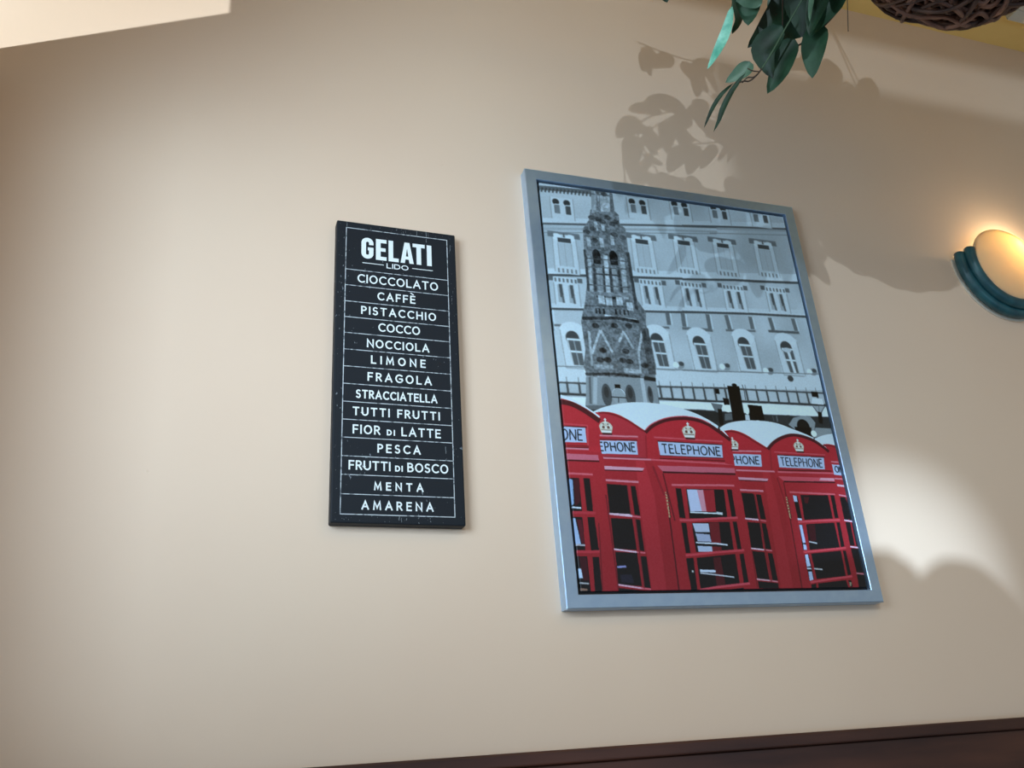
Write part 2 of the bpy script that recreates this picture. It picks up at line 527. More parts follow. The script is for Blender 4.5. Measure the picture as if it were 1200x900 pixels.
def a_xy(p):
    return (p[0] - PU0) / RES, (PV1 - p[1]) / RES


def curve2(pts, n=6):
    P = [np.array(p, float) for p in pts]
    out = []
    for i in range(len(P) - 1):
        p0, p1, p2, p3 = P[max(i - 1, 0)], P[i], P[i + 1], P[min(i + 2, len(P) - 1)]
        for k in range(n):
            t = k / n
            out.append(tuple(0.5 * ((2 * p1) + (-p0 + p2) * t + (2 * p0 - 5 * p1 + 4 * p2 - p3) * t * t + (-p0 + 3 * p1 - 3 * p2 + p3) * t ** 3)))
    out.append(tuple(P[-1]))
    return out


def poly(pts, col, alpha=1.0):
    q = [a_xy(p) for p in pts]
    xs = [p[0] for p in q]; ys = [p[1] for p in q]
    x0, x1 = max(int(min(xs)) - 1, 0), min(int(max(xs)) + 2, AW)
    y0, y1 = max(int(min(ys)) - 1, 0), min(int(max(ys)) + 2, AH)
    if x1 <= x0 or y1 <= y0:
        return
    X, Y = np.meshgrid(np.arange(x0, x1) + 0.5, np.arange(y0, y1) + 0.5)
    ins = np.zeros(X.shape, bool)
    n = len(q)
    for i in range(n):
        ax, ay = q[i]; bx, by = q[(i + 1) % n]
        if ay == by: continue
        c = ((ay > Y) != (by > Y)) & (X < (bx - ax) * (Y - ay) / (by - ay) + ax)
        ins ^= c
    reg = ART[y0:y1, x0:x1]
    c = np.array(col, np.float32) / 255
    reg[ins] = reg[ins] * (1 - alpha) + c * alpha


def line(pts, w_, col, alpha=1.0, smooth=False):
    if smooth: pts = curve2(pts)
    for a, b in zip(pts[:-1], pts[1:]):
        dx, dy = b[0] - a[0], b[1] - a[1]
        l = math.hypot(dx, dy) or 1e-6
        nx, ny = -dy / l * w_ / 2, dx / l * w_ / 2
        ex, ey = dx / l * w_ * 0.18, dy / l * w_ * 0.18
        poly([(a[0] + nx - ex, a[1] + ny - ey), (b[0] + nx + ex, b[1] + ny + ey), (b[0] - nx + ex, b[1] - ny + ey), (a[0] - nx - ex, a[1] - ny - ey)], col, alpha)


def ell(c, rx, ry, col, alpha=1.0, a0=0, a1=360):
    poly([(c[0] + rx * math.cos(math.radians(a0 + (a1 - a0) * i / 28)), c[1] + ry * math.sin(math.radians(a0 + (a1 - a0) * i / 28))) for i in range(29)], col, alpha)


def box(c, w_, h_, col, alpha=1.0, dx=0, dy=0):
    x, y = c[0] + dx, c[1] + dy
    poly([(x - w_ / 2, y - h_ / 2), (x + w_ / 2, y - h_ / 2), (x + w_ / 2, y + h_ / 2), (x - w_ / 2, y + h_ / 2)], col, alpha)


def blur(r, passes=2):
    global ART
    for _ in range(passes):
        for ax in (0, 1):
            pad = [(0, 0)] * 3; pad[ax] = (r + 1, r)
            cs = np.cumsum(np.pad(ART, pad, mode='edge'), axis=ax, dtype=np.float64)
            if ax == 0: ART = ((cs[2 * r + 1:] - cs[:-(2 * r + 1)]) / (2 * r + 1)).astype(np.float32)
            else: ART = ((cs[:, 2 * r + 1:] - cs[:, :-(2 * r + 1)]) / (2 * r + 1)).astype(np.float32)


rng = np.random.default_rng(7)


def vnoise(h, w_, cell):
    gh, gw = int(h / cell) + 3, int(w_ / cell) + 3
    g = rng.random((gh, gw))
    y = np.arange(h) / cell; x = np.arange(w_) / cell
    yi = y.astype(int); xi = x.astype(int)
    fy = (y - yi)[:, None]; fx = (x - xi)[None, :]
    fy = fy * fy * (3 - 2 * fy); fx = fx * fx * (3 - 2 * fx)
    a = g[yi][:, xi]; b = g[yi][:, xi + 1]; c = g[yi + 1][:, xi]; d = g[yi + 1][:, xi + 1]
    return (a * (1 - fx) + b * fx) * (1 - fy) + (c * (1 - fx) + d * fx) * fy


DENT = [[(31.8, 734.0), (29.1, 725.6)], [(39.0, 734.4), (36.2, 726.0)], [(46.1, 734.8), (43.4, 726.4)], [(53.3, 735.2), (50.6, 726.7)], [(60.6, 735.6), (57.8, 727.1)], [(67.8, 736.0), (65.0, 727.5)], [(75.1, 736.4), (72.2, 727.9)], [(82.4, 736.8), (79.5, 728.3)], [(89.7, 737.2), (86.8, 728.7)], [(97.0, 737.6), (94.1, 729.0)], [(104.3, 737.6), (101.4, 729.1)], [(111.7, 738.0), (108.7, 729.5)], [(119.1, 738.4), (116.1, 729.8)], [(126.6, 738.8), (123.5, 730.2)]]
STUD = [[(107.4, 499.9), (107.3, 490.9)], [(113.7, 499.8), (113.6, 490.8)], [(121.7, 500.0), (121.5, 490.9)], [(144.2, 501.5), (144.0, 492.4)], [(152.3, 501.6), (152.0, 492.6)], [(160.4, 501.8), (160.1, 492.7)], [(167.7, 501.8), (167.4, 492.7)]]
RAILT, RAILB = [(18.1, 359.0), (542.6, 371.3)], [(18.8, 336.9), (543.4, 345.7)]
# --- the monochrome hotel front
g = lambda v: (min(v * 1.05, 245), min(v * 1.07, 247), min(v * 1.05, 245))
ART[:] = np.array(g(186), np.float32) / 255
nz_ = vnoise(AH, AW, 130) - 0.5
ART += (nz_ * 0.10)[..., None].astype(np.float32)
HI = {'c': None}
# light bands under each cornice and lighter plinth strips
poly([(13.7, 668.9), (619.6, 740.4), (620.7, 728.6), (12.6, 656.5)], g(200))
poly([(10.8, 567.8), (589.8, 620.4), (589.5, 603.4), (9.5, 552.7)], g(206))
poly([(4.7, 500.2), (589.8, 542.7), (589.9, 528.2), (3.8, 490.5)], g(200))
poly([(-5.9, 384.3), (593.4, 409.1), (585.1, 378.1), (-8.6, 354.3)], g(205))
# top cornice with dentils, left
poly([(23.1, 738.1), (132.6, 744.2), (131.5, 734.8), (22.3, 728.9)], g(112))
for i in range(14):
    x = 175 + i * 22
    line(DENT[i], 3.2, g(70), 0.8)
# cornice A
line([(25.7, 661.8), (114.0, 671.2), (171.6, 678.5), (252.0, 688.9), (379.6, 701.6)], 3.6, g(200))
line([(25.4, 658.3), (113.6, 668.3), (171.3, 676.3), (251.6, 685.9), (379.1, 698.9)] , 4.0, g(104))
line([(305.6, 692.5), (417.3, 704.8), (534.3, 716.1), (574.8, 720.8)], 4.2, g(104))
line([(306.1, 695.6), (418.1, 708.7), (535.3, 720.6), (575.7, 724.9)], 2.4, g(205))
line([(24.4, 647.7), (250.1, 676.1), (377.2, 688.8)], 4.5, g(168))
line([(378.5, 695.8), (533.4, 712.1)], 4.5, g(168))
line([(23.7, 640.0), (248.9, 668.7), (376.4, 684.2)], 1.5, g(140))
line([(361.7, 683.7), (539.0, 702.8)], 1.5, g(140))
# cornice B
line([(26.8, 556.4), (98.2, 562.8), (234.4, 573.7), (357.7, 584.0)], 5.0, g(92))
line([(27.1, 559.7), (98.6, 566.5), (234.9, 577.2), (358.4, 588.0)], 3.0, g(208))
line([(286.3, 577.1), (394.2, 587.3), (438.4, 589.3), (541.5, 597.0)], 5.0, g(92))
line([(286.8, 580.3), (394.9, 591.0), (439.2, 593.4), (542.6, 601.6)], 3.0, g(208))
# cornice C
line([(26.6, 491.8), (84.2, 496.1), (190.7, 503.2), (240.8, 506.7), (330.7, 514.1), (380.5, 517.5)], 5.0, g(92))
line([(27.0, 495.0), (84.5, 499.1), (191.1, 506.2), (241.3, 509.8), (331.3, 517.2), (381.1, 520.6)], 3.0, g(208))
line([(275.1, 510.4), (344.7, 514.7), (416.6, 519.5), (539.5, 524.9)], 5.0, g(92))
line([(275.6, 513.5), (345.4, 518.2), (417.3, 523.1), (540.4, 528.5)], 3.0, g(208))
# first row: paired round-headed windows
for c in [(66.0, 695.9), (218.2, 719.0), (306.9, 727.2), (390.8, 731.7), (482.4, 736.1)]:
    box(c, 42, 46, g(198), 1, 0, -1)
    for s in (-1, 1):
        x = c[0] + s * 10.5
        ell((x - 1, c[1] + 12), 6.5, 6.5, g(72))
        box((x, c[1]), 9.0, 18, g(128 if s < 0 else 92), 1, 1, -3)
        box((x, c[1]), 9.5, 2.2, g(205), 1, 1, 7)
        line([(x - 4, c[1] + 4), (x - 4, c[1] - 12)], 1.5, g(70), 0.6)
    line([(c[0] - 22, c[1] + 22), (c[0] - 22, c[1] - 24)], 1.5, g(150))
    line([(c[0] + 22, c[1] + 22), (c[0] + 22, c[1] - 24)], 1.5, g(150))
# second row: tall pedimented windows with curtains
for c in [(62.6, 601.0), (214.8, 618.0), (301.6, 626.9), (384.7, 631.5), (475.1, 639.7), (567.2, 648.0)]:
    box(c, 44, 78, g(202), 1, 0, 0)
    box(c, 60, 5, g(128), 1, 0, 42)
    ell((c[0] - 14, c[1] + 34), 9, 7, g(214)); ell((c[0] + 12, c[1] + 34), 9, 7, g(214))
    for s in (-1, 1):
        box(c, 11, 8, g(122), 1, s * 25, 37)
        line([(c[0] + s * 22, c[1] + 32), (c[0] + s * 23, c[1] - 36)], 1.6, g(158))
        box(c, 11, 46, g(184), 1, s * 6.5, -1)
        line([(c[0] + s * 12.6, c[1] + 22), (c[0] + s * 12.6, c[1] - 24)], 1.2, g(150))
    line([(c[0], c[1] + 22), (c[0], c[1] - 24)], 1.2, g(160))
    box(c, 25, 9, g(88), 1, 0, 28)
    box(c, 3, 8, g(110), 1, 0, 38)
    for k in range(5):
        box(c, 3.2, 8, g(132), 1, -16 + 8 * k, -33)
# third row: low windows with a row of brackets
for c in [(56.3, 526.6), (219.3, 540.4), (301.5, 544.7), (388.4, 548.5), (480.6, 553.5)]:
    box(c, 44, 56, g(204), 1)
    for k in range(6):
        box(c, 3.4, 7, g(118), 1, -18 + 7.4 * k, 22)
    box(c, 9, 9, g(112), 1, -27, 24); box(c, 9, 9, g(112), 1, 27, 24)
    for s in (-1, 1):
        box(c, 8.5, 34, g(172), 1, s * 10 - 2, -4)
        line([(c[0] + s * 10, c[1] + 13), (c[0] + s * 10 + 1, c[1] - 10)], 6.0, g(96))
        line([(c[0] + s * 10 + 2, c[1] - 8), (c[0] + s * 10 + 3, c[1] - 21)], 4.0, g(112))
    line([(c[0] - 22, c[1] + 16), (c[0] - 22, c[1] - 26)], 1.4, g(150)); line([(c[0] + 24, c[1] + 16), (c[0] + 24, c[1] - 26)], 1.4, g(160))
for a in [[(21.8, 489.1), (22.8, 452.7)], [(109.1, 494.3), (109.3, 470.0)], [(243.7, 504.0), (243.6, 482.3)], [(274.2, 505.2), (273.7, 481.7)], [(324.4, 508.3), (324.7, 481.2)], [(363.2, 510.3), (365.3, 484.8)], [(413.2, 511.6), (413.9, 489.2)], [(455.3, 513.8), (457.6, 491.3)], [(505.7, 516.7), (507.8, 494.0)]]:
    line(a, 8, g(118)); line([(a[0][0] + 6, a[0][1]), (a[1][0] + 6, a[1][1])], 3, g(204))
line([(202.7, 473.6), (242.5, 475.5)], 4, g(118)); line([(269.4, 476.3), (329.1, 477.2)], 4, g(118)); line([(28.2, 461.1), (52.6, 462.3)], 4, g(118))
line([(269.6, 477.3), (327.7, 479.1)], 4, g(118)); line([(357.5, 480.7), (418.3, 484.4)], 4, g(118)); line([(447.6, 487.0), (512.3, 489.2)], 5, g(104))
# fourth row: round-headed sash windows
for i, c in enumerate([(60.6, 423.1), (217.7, 432.6), (300.0, 434.3), (391.4, 439.8), (480.4, 439.2)]):
    w_, h_ = 22, 58
    box(c, 46, 76, g(206), 1, 0, -2)
    ell((c[0] - 2, c[1] + 30), 23, 17, g(212))
    line([(c[0] - 24, c[1] + 30), (c[0] - 20, c[1] - 38)], 1.4, g(155)); line([(c[0] + 23, c[1] + 30), (c[0] + 26, c[1] - 38)], 1.4, g(155))
    ell((c[0] - 3, c[1] + 17), 12, 13, g(86))
    poly([(c[0] - 14, c[1] + 17), (c[0] + 10, c[1] + 17), (c[0] + 14, c[1] - 32), (c[0] - 7, c[1] - 32)], g(104))
    box(c, 25, 3.6, g(218), 1, -1, 14)
    box(c, 25, 3.4, g(218), 1, 1, -8)
    line([(c[0] - 1, c[1] + 12), (c[0] + 4, c[1] - 32)], 2.0, g(190), 0.7)
    line([(c[0] - 12, c[1] + 12), (c[0] - 6, c[1] - 32)], 2.0, g(196)); line([(c[0] + 11, c[1] + 12), (c[0] + 14, c[1] - 32)], 2.0, g(196))
    if i == 4:
        line([(c[0] + 0, c[1] + 8), (c[0] + 5, c[1] - 32)], 6, g(214)); ell((c[0] - 2, c[1] + 12), 9, 5, g(196))
    box(c, 44, 3, g(170), 1, 2, -38)
for c in [(252.5, 404.7), (343.6, 408.1), (431.8, 406.2), (524.9, 411.1)]:
    ell(c, 8, 7, g(150)); ell((c[0] + 3, c[1] + 3), 5, 4, g(90)); ell((c[0] - 8, c[1]), 6, 6, g(222))
line([(17.8, 386.1), (75.0, 388.7)], 1.6, g(128)); line([(207.0, 394.5), (357.4, 400.0)], 1.6, g(128)); line([(255.9, 395.4), (420.4, 402.5), (537.0, 407.9)], 1.6, g(128))
ell([(472.7, 394.8)][0], 6, 6, g(80))
# railing
for a in [[(20.9, 357.7), (77.6, 359.2)], [(202.0, 361.9), (342.6, 367.7)], [(342.4, 366.9), (546.1, 370.7)]]:
    line(a, 3.0, g(84))
for a in [[(19.0, 338.3), (75.3, 338.8)], [(198.7, 340.1), (329.1, 341.6)], [(349.8, 344.3), (540.2, 347.2)]]:
    line(a, 4.2, g(70))
for i in range(26):
    t = i / 25
    a = (RAILT[0][0] + (RAILT[1][0] - RAILT[0][0]) * t, RAILT[0][1] + (RAILT[1][1] - RAILT[0][1]) * t)
    b = (RAILB[0][0] + (RAILB[1][0] - RAILB[0][0]) * t, RAILB[0][1] + (RAILB[1][1] - RAILB[0][1]) * t)
    line([a, b], 3.6, g(84)); line([a, (a[0], a[1] + 9)], 1.2, g(120))
# white fascia and the street below it
poly([(1.0, 332.8), (89.9, 335.2), (198.0, 335.5), (414.6, 343.3), (557.5, 343.2), (552.3, 323.3), (409.8, 320.8), (342.0, 321.9), (-0.7, 315.3)], g(222))
poly([(-0.7, 315.3), (276.4, 324.6), (410.1, 322.4), (562.0, 325.5), (572.0, 260.1), (-6.7, 252.3)], g(66))
blur(1, 2)

# --- the carved stone monument in front of the hotel
tw = g(112)
poly([(133.2, 749.9), (167.5, 751.4), (166.8, 706.9), (175.7, 697.2), (175.0, 679.0), (185.6, 669.6), (184.5, 612.5), (182.3, 560.3), (188.7, 523.7), (201.9, 501.6), (198.5, 478.1), (203.5, 446.0), (205.9, 398.2), (201.4, 379.0), (202.0, 320.5), (66.3, 313.1), (76.3, 373.5), (71.9, 388.5), (78.6, 419.9), (77.0, 473.5), (89.3, 513.6), (96.8, 550.9), (97.8, 601.9), (101.0, 658.1), (114.7, 677.8), (120.7, 700.2), (130.5, 712.6)], tw)
poly([(126.5, 742.6), (143.0, 745.2), (136.0, 699.7), (122.1, 693.2)], g(150)); poly([(143.1, 740.5), (163.3, 743.7), (159.4, 701.6), (140.8, 698.9)], g(158))
poly([(163.1, 742.1), (168.9, 743.0), (168.3, 699.8), (160.1, 701.7)], g(104))
line([(136.7, 739.6), (135.5, 701.2)], 4, g(108)); line([(125.7, 735.6), (166.8, 737.2)], 3, g(110)); ell([(138.5, 742.9)][0], 4, 6, g(80)); ell([(151.4, 738.7)][0], 6, 5, g(78))
for q in [(127.2, 667.0), (141.3, 668.9), (109.4, 632.2), (134.2, 634.0), (155.8, 641.2)]:
    box(q, 7, 20, g(160))
for q in [(133.3, 682.8), (141.0, 677.9), (160.3, 676.0), (152.1, 688.4), (121.0, 684.0), (120.9, 660.2), (168.0, 681.6), (161.6, 653.8), (107.7, 652.5), (177.9, 650.0), (120.9, 636.6)]:
    ell(q, 7, 5, g(68), 0.75)
# columns and openings
for a, w_, v in [([(106.0, 602.9), (103.3, 524.9)], 6, 164), ([(138.2, 606.8), (134.9, 534.9)], 8, 172), ([(170.2, 605.5), (167.6, 524.9)], 9, 156), ([(122.8, 580.9), (120.2, 533.4)], 10, 134), ([(150.9, 584.2), (149.6, 536.5)], 10, 142)]:
    line(a, w_, g(v))
for a, w_ in [([(99.2, 614.1), (97.6, 531.0)], 4), ([(113.8, 586.7), (110.9, 529.0)], 5), ([(131.5, 585.3), (128.3, 534.2)], 3.5), ([(144.3, 583.4), (142.2, 529.0)], 5), ([(160.1, 585.2), (160.2, 530.9)], 5), ([(183.0, 619.3), (184.6, 506.6)], 6)]:
    line(a, w_, g(68), 0.9)
for q in [(120.8, 604.7), (153.8, 606.1)]:
    ell(q, 8, 14, g(38)); box(q, 14, 16, g(46), 1, 0, -8)
line([(99.0, 597.7), (181.2, 600.7)], 2, g(84)); line([(98.6, 580.6), (179.1, 584.9)], 2, g(96)); line([(116.4, 568.2), (160.5, 569.8)], 3, g(72)); line([(99.3, 545.3), (178.9, 548.0)], 2.4, g(100))
line([(94.0, 527.3), (178.5, 532.8)], 8, g(122)); line([(111.8, 523.3), (127.1, 524.1)], 4, g(52)); line([(141.5, 523.9), (159.2, 523.2)], 5, g(50))
for q in [(133.9, 514.8), (172.1, 510.4), (120.0, 518.4), (153.7, 518.5)]:
    box(q, 12, 16, g(176))
line([(88.2, 503.7), (165.4, 508.9)], 3, g(86)); line([(86.9, 492.2), (183.4, 498.2)], 9, g(116)); line([(122.5, 487.8), (181.5, 484.8)], 4, g(176)); line([(80.6, 478.6), (142.9, 485.3), (184.3, 481.8)], 6, g(56))
for i in range(7):
    line(STUD[i], 3.4, g(52))
# gables
for a in [[(110.0, 458.5), (90.1, 414.7)], [(110.9, 458.6), (127.7, 419.4)], [(153.3, 460.5), (142.6, 440.0)], [(153.9, 458.8), (167.7, 429.6)], [(188.3, 461.8), (176.0, 419.7)], [(88.8, 454.9), (88.3, 414.6)]]:
    line(a, 4.5, g(168))
line([(88.3, 414.6), (87.4, 392.1)], 4, g(150)); line([(176.2, 421.5), (175.4, 384.7)], 4, g(156)); line([(194.6, 467.8), (196.8, 386.2)], 14, g(84))
for q in [(110.6, 421.6), (103.3, 403.6), (117.1, 404.7), (145.1, 405.9), (157.1, 404.2), (152.6, 423.1), (184.6, 399.2), (102.3, 466.7), (137.7, 469.9), (164.7, 472.4)]:
    ell(q, 7, 5, g(48), 0.8)
line([(91.5, 390.7), (124.1, 391.4)], 8, g(142)); line([(146.1, 387.8), (174.0, 387.2)], 8, g(156)); line([(74.5, 375.9), (124.2, 379.4), (172.6, 377.5)], 5, g(60)); line([(181.2, 376.4), (200.3, 374.2)], 7, g(54))
poly([(74.1, 372.5), (174.1, 375.9), (175.7, 326.6), (68.2, 320.6)], g(150)); poly([(178.7, 371.1), (201.6, 370.9), (200.3, 328.0), (177.4, 326.7)], g(146))
line([(80.7, 371.3), (76.9, 324.4)], 4, g(110)); line([(90.7, 370.3), (84.4, 324.8)], 7, g(176)); line([(175.6, 374.3), (176.2, 330.0)], 7, g(182))
for q, rx, ry in [([(107.4, 341.1)][0], 9, 20), ([(150.2, 342.0)][0], 9, 20), ([(187.2, 345.9)][0], 5, 16)]:
    ell(q, rx, ry, g(92)); ell((q[0], q[1] + 5), rx * .5, ry * .5, g(70))
# texture over the stone
tn = vnoise(AH, AW, 7) * 0.6 + vnoise(AH, AW, 16) * 0.4 - 0.5
msk_keep = ART.copy(); ART[:] = 0
poly([(133.2, 749.9), (167.5, 751.4), (166.8, 706.9), (175.7, 697.2), (175.0, 679.0), (185.6, 669.6), (184.5, 612.5), (182.3, 560.3), (188.7, 523.7), (201.9, 501.6), (198.5, 478.1), (203.5, 446.0), (205.9, 398.2), (201.4, 379.0), (72.9, 370.2), (71.9, 388.5), (78.6, 419.9), (77.0, 473.5), (89.3, 513.6), (96.8, 550.9), (97.8, 601.9), (101.0, 658.1), (114.7, 677.8), (120.7, 700.2), (130.5, 712.6)], (255, 255, 255))
msk = ART[..., 0].copy(); ART = msk_keep
ART += ((tn * 0.30 + 0.05) * msk)[..., None].astype(np.float32)
blur(1, 1)
# street lamp in front
box([(129.0, 356.7)][0], 10, 9, g(40)); ell([(128.8, 342.4)][0], 12, 12, g(216), 1, 0, 180); ell([(128.5, 339.8)][0], 12, 14, g(160)); line([(114.7, 338.2), (142.8, 338.2)], 2, g(70)); line([(128.1, 337.3), (127.0, 328.9)], 1.5, g(70))
# traffic signals and lamps on the right
box([(316.9, 360.4)][0], 8, 9, g(30)); box([(517.7, 367.1)][0], 14, 10, g(24))
poly([(510.6, 360.0), (531.7, 359.3), (532.0, 347.8), (505.7, 348.2)], g(214)); poly([(506.8, 344.5), (534.5, 345.1), (522.3, 330.2), (513.7, 329.7)], g(168)); line([(507.7, 343.6), (516.1, 330.8)], 1.4, g(90)); line([(533.4, 345.0), (521.4, 331.1)], 1.4, g(90)); line([(521.0, 346.2), (518.0, 329.9)], 1.2, g(110))
line([(519.5, 331.9), (516.9, 312.9)], 8, g(26))
poly([(481.1, 324.2), (497.5, 323.2), (505.3, 312.4), (499.5, 297.2), (480.0, 285.3), (462.0, 295.5), (448.1, 305.9), (461.4, 319.5)], g(150)); ell([(478.3, 303.6)][0], 13, 14, g(40)); poly([(459.6, 302.7), (494.5, 302.5), (491.6, 282.1), (459.9, 295.4)], g(30))
poly([(502.9, 302.9), (540.7, 302.8), (538.3, 289.7), (492.1, 283.9)], g(150)); ell([(497.0, 291.5)][0], 6, 6, g(225))
poly([(407.2, 322.2), (454.2, 323.8), (448.1, 305.9), (416.8, 310.8)], g(70)); line([(427.2, 321.4), (426.8, 310.3)], 3, g(110)); line([(419.0, 321.0), (419.8, 310.9)], 2, g(95))
poly([(246.1, 322.7), (330.0, 321.8), (334.3, 303.9), (243.4, 306.5)], g(58)); poly([(300.2, 338.3), (323.0, 336.0), (317.0, 324.7), (310.5, 320.8), (305.3, 324.1)], g(120)); line([(315.4, 326.5), (314.1, 299.4)], 8, g(36)); poly([(323.8, 319.7), (337.7, 321.3), (337.4, 309.5), (321.4, 306.9)], g(110))
ell([(331.5, 329.2)][0], 8, 6.5, g(226)); poly([(338.7, 372.0), (362.7, 372.6), (361.9, 309.8), (337.8, 306.8)], g(22)); poly([(325.5, 349.0), (337.0, 347.8), (336.8, 336.8), (326.0, 336.2)], g(24)); ell([(353.1, 374.4)][0], 5, 3, g(24))
line([(369.3, 375.9), (371.0, 364.7), (370.6, 347.9)], 1.6, g(90)); poly([(372.8, 339.2), (400.6, 338.1), (401.0, 311.8), (371.0, 311.2)], g(22)); ell([(368.8, 329.4)][0], 5, 9, g(224)); poly([(363.9, 320.0), (371.9, 320.4), (371.8, 310.3), (362.9, 309.9)], g(200))
blur(1, 1)
ART = (ART - 0.60) * 1.22 + 0.58
ART += ((vnoise(AH, AW, 3) - 0.5) * 0.045)[..., None].astype(np.float32)

# --- the red telephone boxes, crisp in the foreground
RED, RED2, RED3 = (204, 42, 52), (182, 36, 46), (158, 32, 42)
MAR, PNK, BLK, SNOW = (84, 20, 28), (232, 130, 138), (17, 17, 21), (234, 240, 244)
LAV = (196, 204, 222)
poly(curve2([(79.4, 310.4), (97.9, 318.8), (124.1, 326.2), (155.6, 331.0), (192.1, 331.4), (228.5, 327.6), (261.9, 319.2), (287.1, 308.5), (306.8, 296.7)]) + [(300.9, 280.0), (168.0, 274.1), (81.2, 294.4)], SNOW)
poly([(23.3, 337.6), (44.7, 331.5), (70.2, 317.0), (90.6, 299.7), (78.6, 304.0), (22.0, 325.3)], SNOW)
poly(curve2([(308.9, 293.5), (327.2, 302.8), (356.2, 308.6), (390.4, 310.4), (424.1, 307.6), (453.9, 298.5), (478.3, 290.4), (494.4, 283.8)]) + [(493.7, 257.1), (393.7, 253.4), (311.9, 280.5)], SNOW)
poly(curve2([(495.4, 282.0), (516.6, 289.5), (540.0, 293.2), (556.1, 291.2)]) + [(549.1, 264.5), (509.9, 263.0)], SNOW)
body = curve2([(15.6, 334.2), (24.5, 330.8), (44.1, 326.1), (62.9, 317.8), (79.1, 307.7), (89.3, 299.7)]) + curve2([(83.0, 309.1), (102.0, 311.6), (121.8, 308.2), (140.9, 299.3), (157.3, 288.8), (168.3, 282.0)]) + curve2([(168.3, 282.0), (181.1, 293.2), (203.5, 303.5), (225.4, 308.6), (249.7, 310.4), (273.3, 307.0), (293.5, 298.6), (311.1, 287.5), (326.5, 273.5)])
body += curve2([(316.7, 288.3), (333.2, 290.8), (354.3, 285.4), (376.8, 272.6), (395.5, 261.6)]) + curve2([(395.5, 261.6), (411.2, 275.0), (430.6, 284.9), (451.9, 289.8), (471.9, 288.0), (493.7, 281.1), (509.0, 271.3), (521.7, 260.3)]) + curve2([(511.8, 273.0), (527.3, 273.1), (540.0, 269.9), (552.1, 264.6)])
body += [(651.5, 279.2), (598.5, -20.1), (-5.0, -6.8)]
poly(body, RED)
# shading of the far faces and of the lower bodies (paint tones in the printed photograph)
poly([(90.7, 310.8), (121.7, 307.5), (168.3, 282.0), (164.4, 232.8), (86.9, 230.1), (91.2, 294.9)], (198, 48, 58))

poly([(88.1, 230.2), (173.2, 231.9), (185.9, 174.4)]+[(187.1, 20.7), (87.6, 22.2), (87.0, 172.4)], (196, 40, 50))
poly([(143.8, 229.7), (159.0, 230.2), (168.2, 174.1)]+[(166.9, 23.1), (141.9, 23.5), (140.8, 173.5)], (216, 50, 60))


poly([(326.7, 219.2), (400.1, 218.4), (407.9, 135.5)]+[(409.2, 24.2), (327.4, 25.2), (332.4, 177.5)], (196, 40, 48)); poly([(376.3, 217.7), (390.3, 218.1), (394.0, 159.4)]+[(393.1, 24.4), (370.6, 24.7), (376.1, 178.4)], (212, 48, 56))
RAMP = np.clip((np.arange(AH) - (PV1 - 300) / RES) / (220 / RES), 0, 1)[:, None]
redmask = (ART[..., 0] > ART[..., 1] * 2.2)
ART *= np.where(redmask, 1 - 0.20 * RAMP, 1.0)[..., None].astype(np.float32)
line([(168.0, 274.1), (164.3, 235.2)], 3, (170, 34, 44)); line([(173.3, 221.2), (185.9, 174.4)], 4, (150, 30, 40)); line([(189.4, 209.8), (194.5, 165.3), (198.2, 133.2)], 2.6, (110, 24, 32)); line([(189.6, 137.6), (187.8, 25.0)], 2.4, (80, 18, 26))
line([(84.6, 172.3), (87.0, 26.3)], 2.2, (120, 24, 34)); line([(67.1, 127.3), (61.2, 26.7)], 2.0, (124, 26, 34))
line([(400.8, 258.8), (395.3, 222.0)], 3, (170, 36, 44)); line([(403.5, 208.6), (413.4, 135.6)], 3, (150, 30, 38)); line([(414.5, 201.4), (413.4, 135.6)], 2.2, (120, 24, 30)); line([(412.9, 139.2), (409.4, 25.3)], 2.2, (100, 22, 28))
line([(333.0, 177.5), (326.6, 27.5)], 2.0, (128, 26, 34))
# eaves
line([(17.2, 325.5), (43.6, 321.2), (62.3, 312.4), (78.4, 302.0), (88.0, 295.2)], 8.5, MAR, smooth=True)
line([(15.7, 334.7), (24.8, 333.3), (44.3, 327.8), (63.0, 319.1), (79.3, 309.4), (89.8, 301.7)], 2.6, SNOW, smooth=True)
line([(89.7, 309.0), (104.2, 309.0), (121.3, 305.0), (140.5, 296.9), (156.9, 286.3), (167.6, 280.2)], 3.2, (150, 26, 36), smooth=True)
line([(168.8, 279.5), (182.0, 290.5), (203.0, 300.5), (224.9, 305.6), (249.2, 307.3), (271.5, 304.4), (290.5, 297.2), (308.7, 284.9), (324.7, 272.9)], 6.4, MAR, smooth=True)
line([(168.5, 282.9), (181.2, 293.9), (203.6, 304.0), (225.5, 309.2), (249.8, 310.9), (273.4, 307.6), (293.6, 299.4)], 1.6, (226, 90, 98), smooth=True)
line([(318.7, 287.1), (333.9, 287.8), (353.6, 282.3), (376.1, 269.5), (393.7, 259.7)], 3.0, (146, 26, 34), smooth=True)
line([(396.5, 259.6), (411.1, 271.9), (431.4, 282.1), (451.2, 286.9), (471.3, 285.4), (493.1, 278.5), (507.9, 269.1), (519.7, 259.7)], 5.8, MAR, smooth=True)
line([(511.8, 270.3), (526.6, 270.4), (539.3, 267.2), (548.7, 263.1)], 2.6, (140, 24, 32), smooth=True)
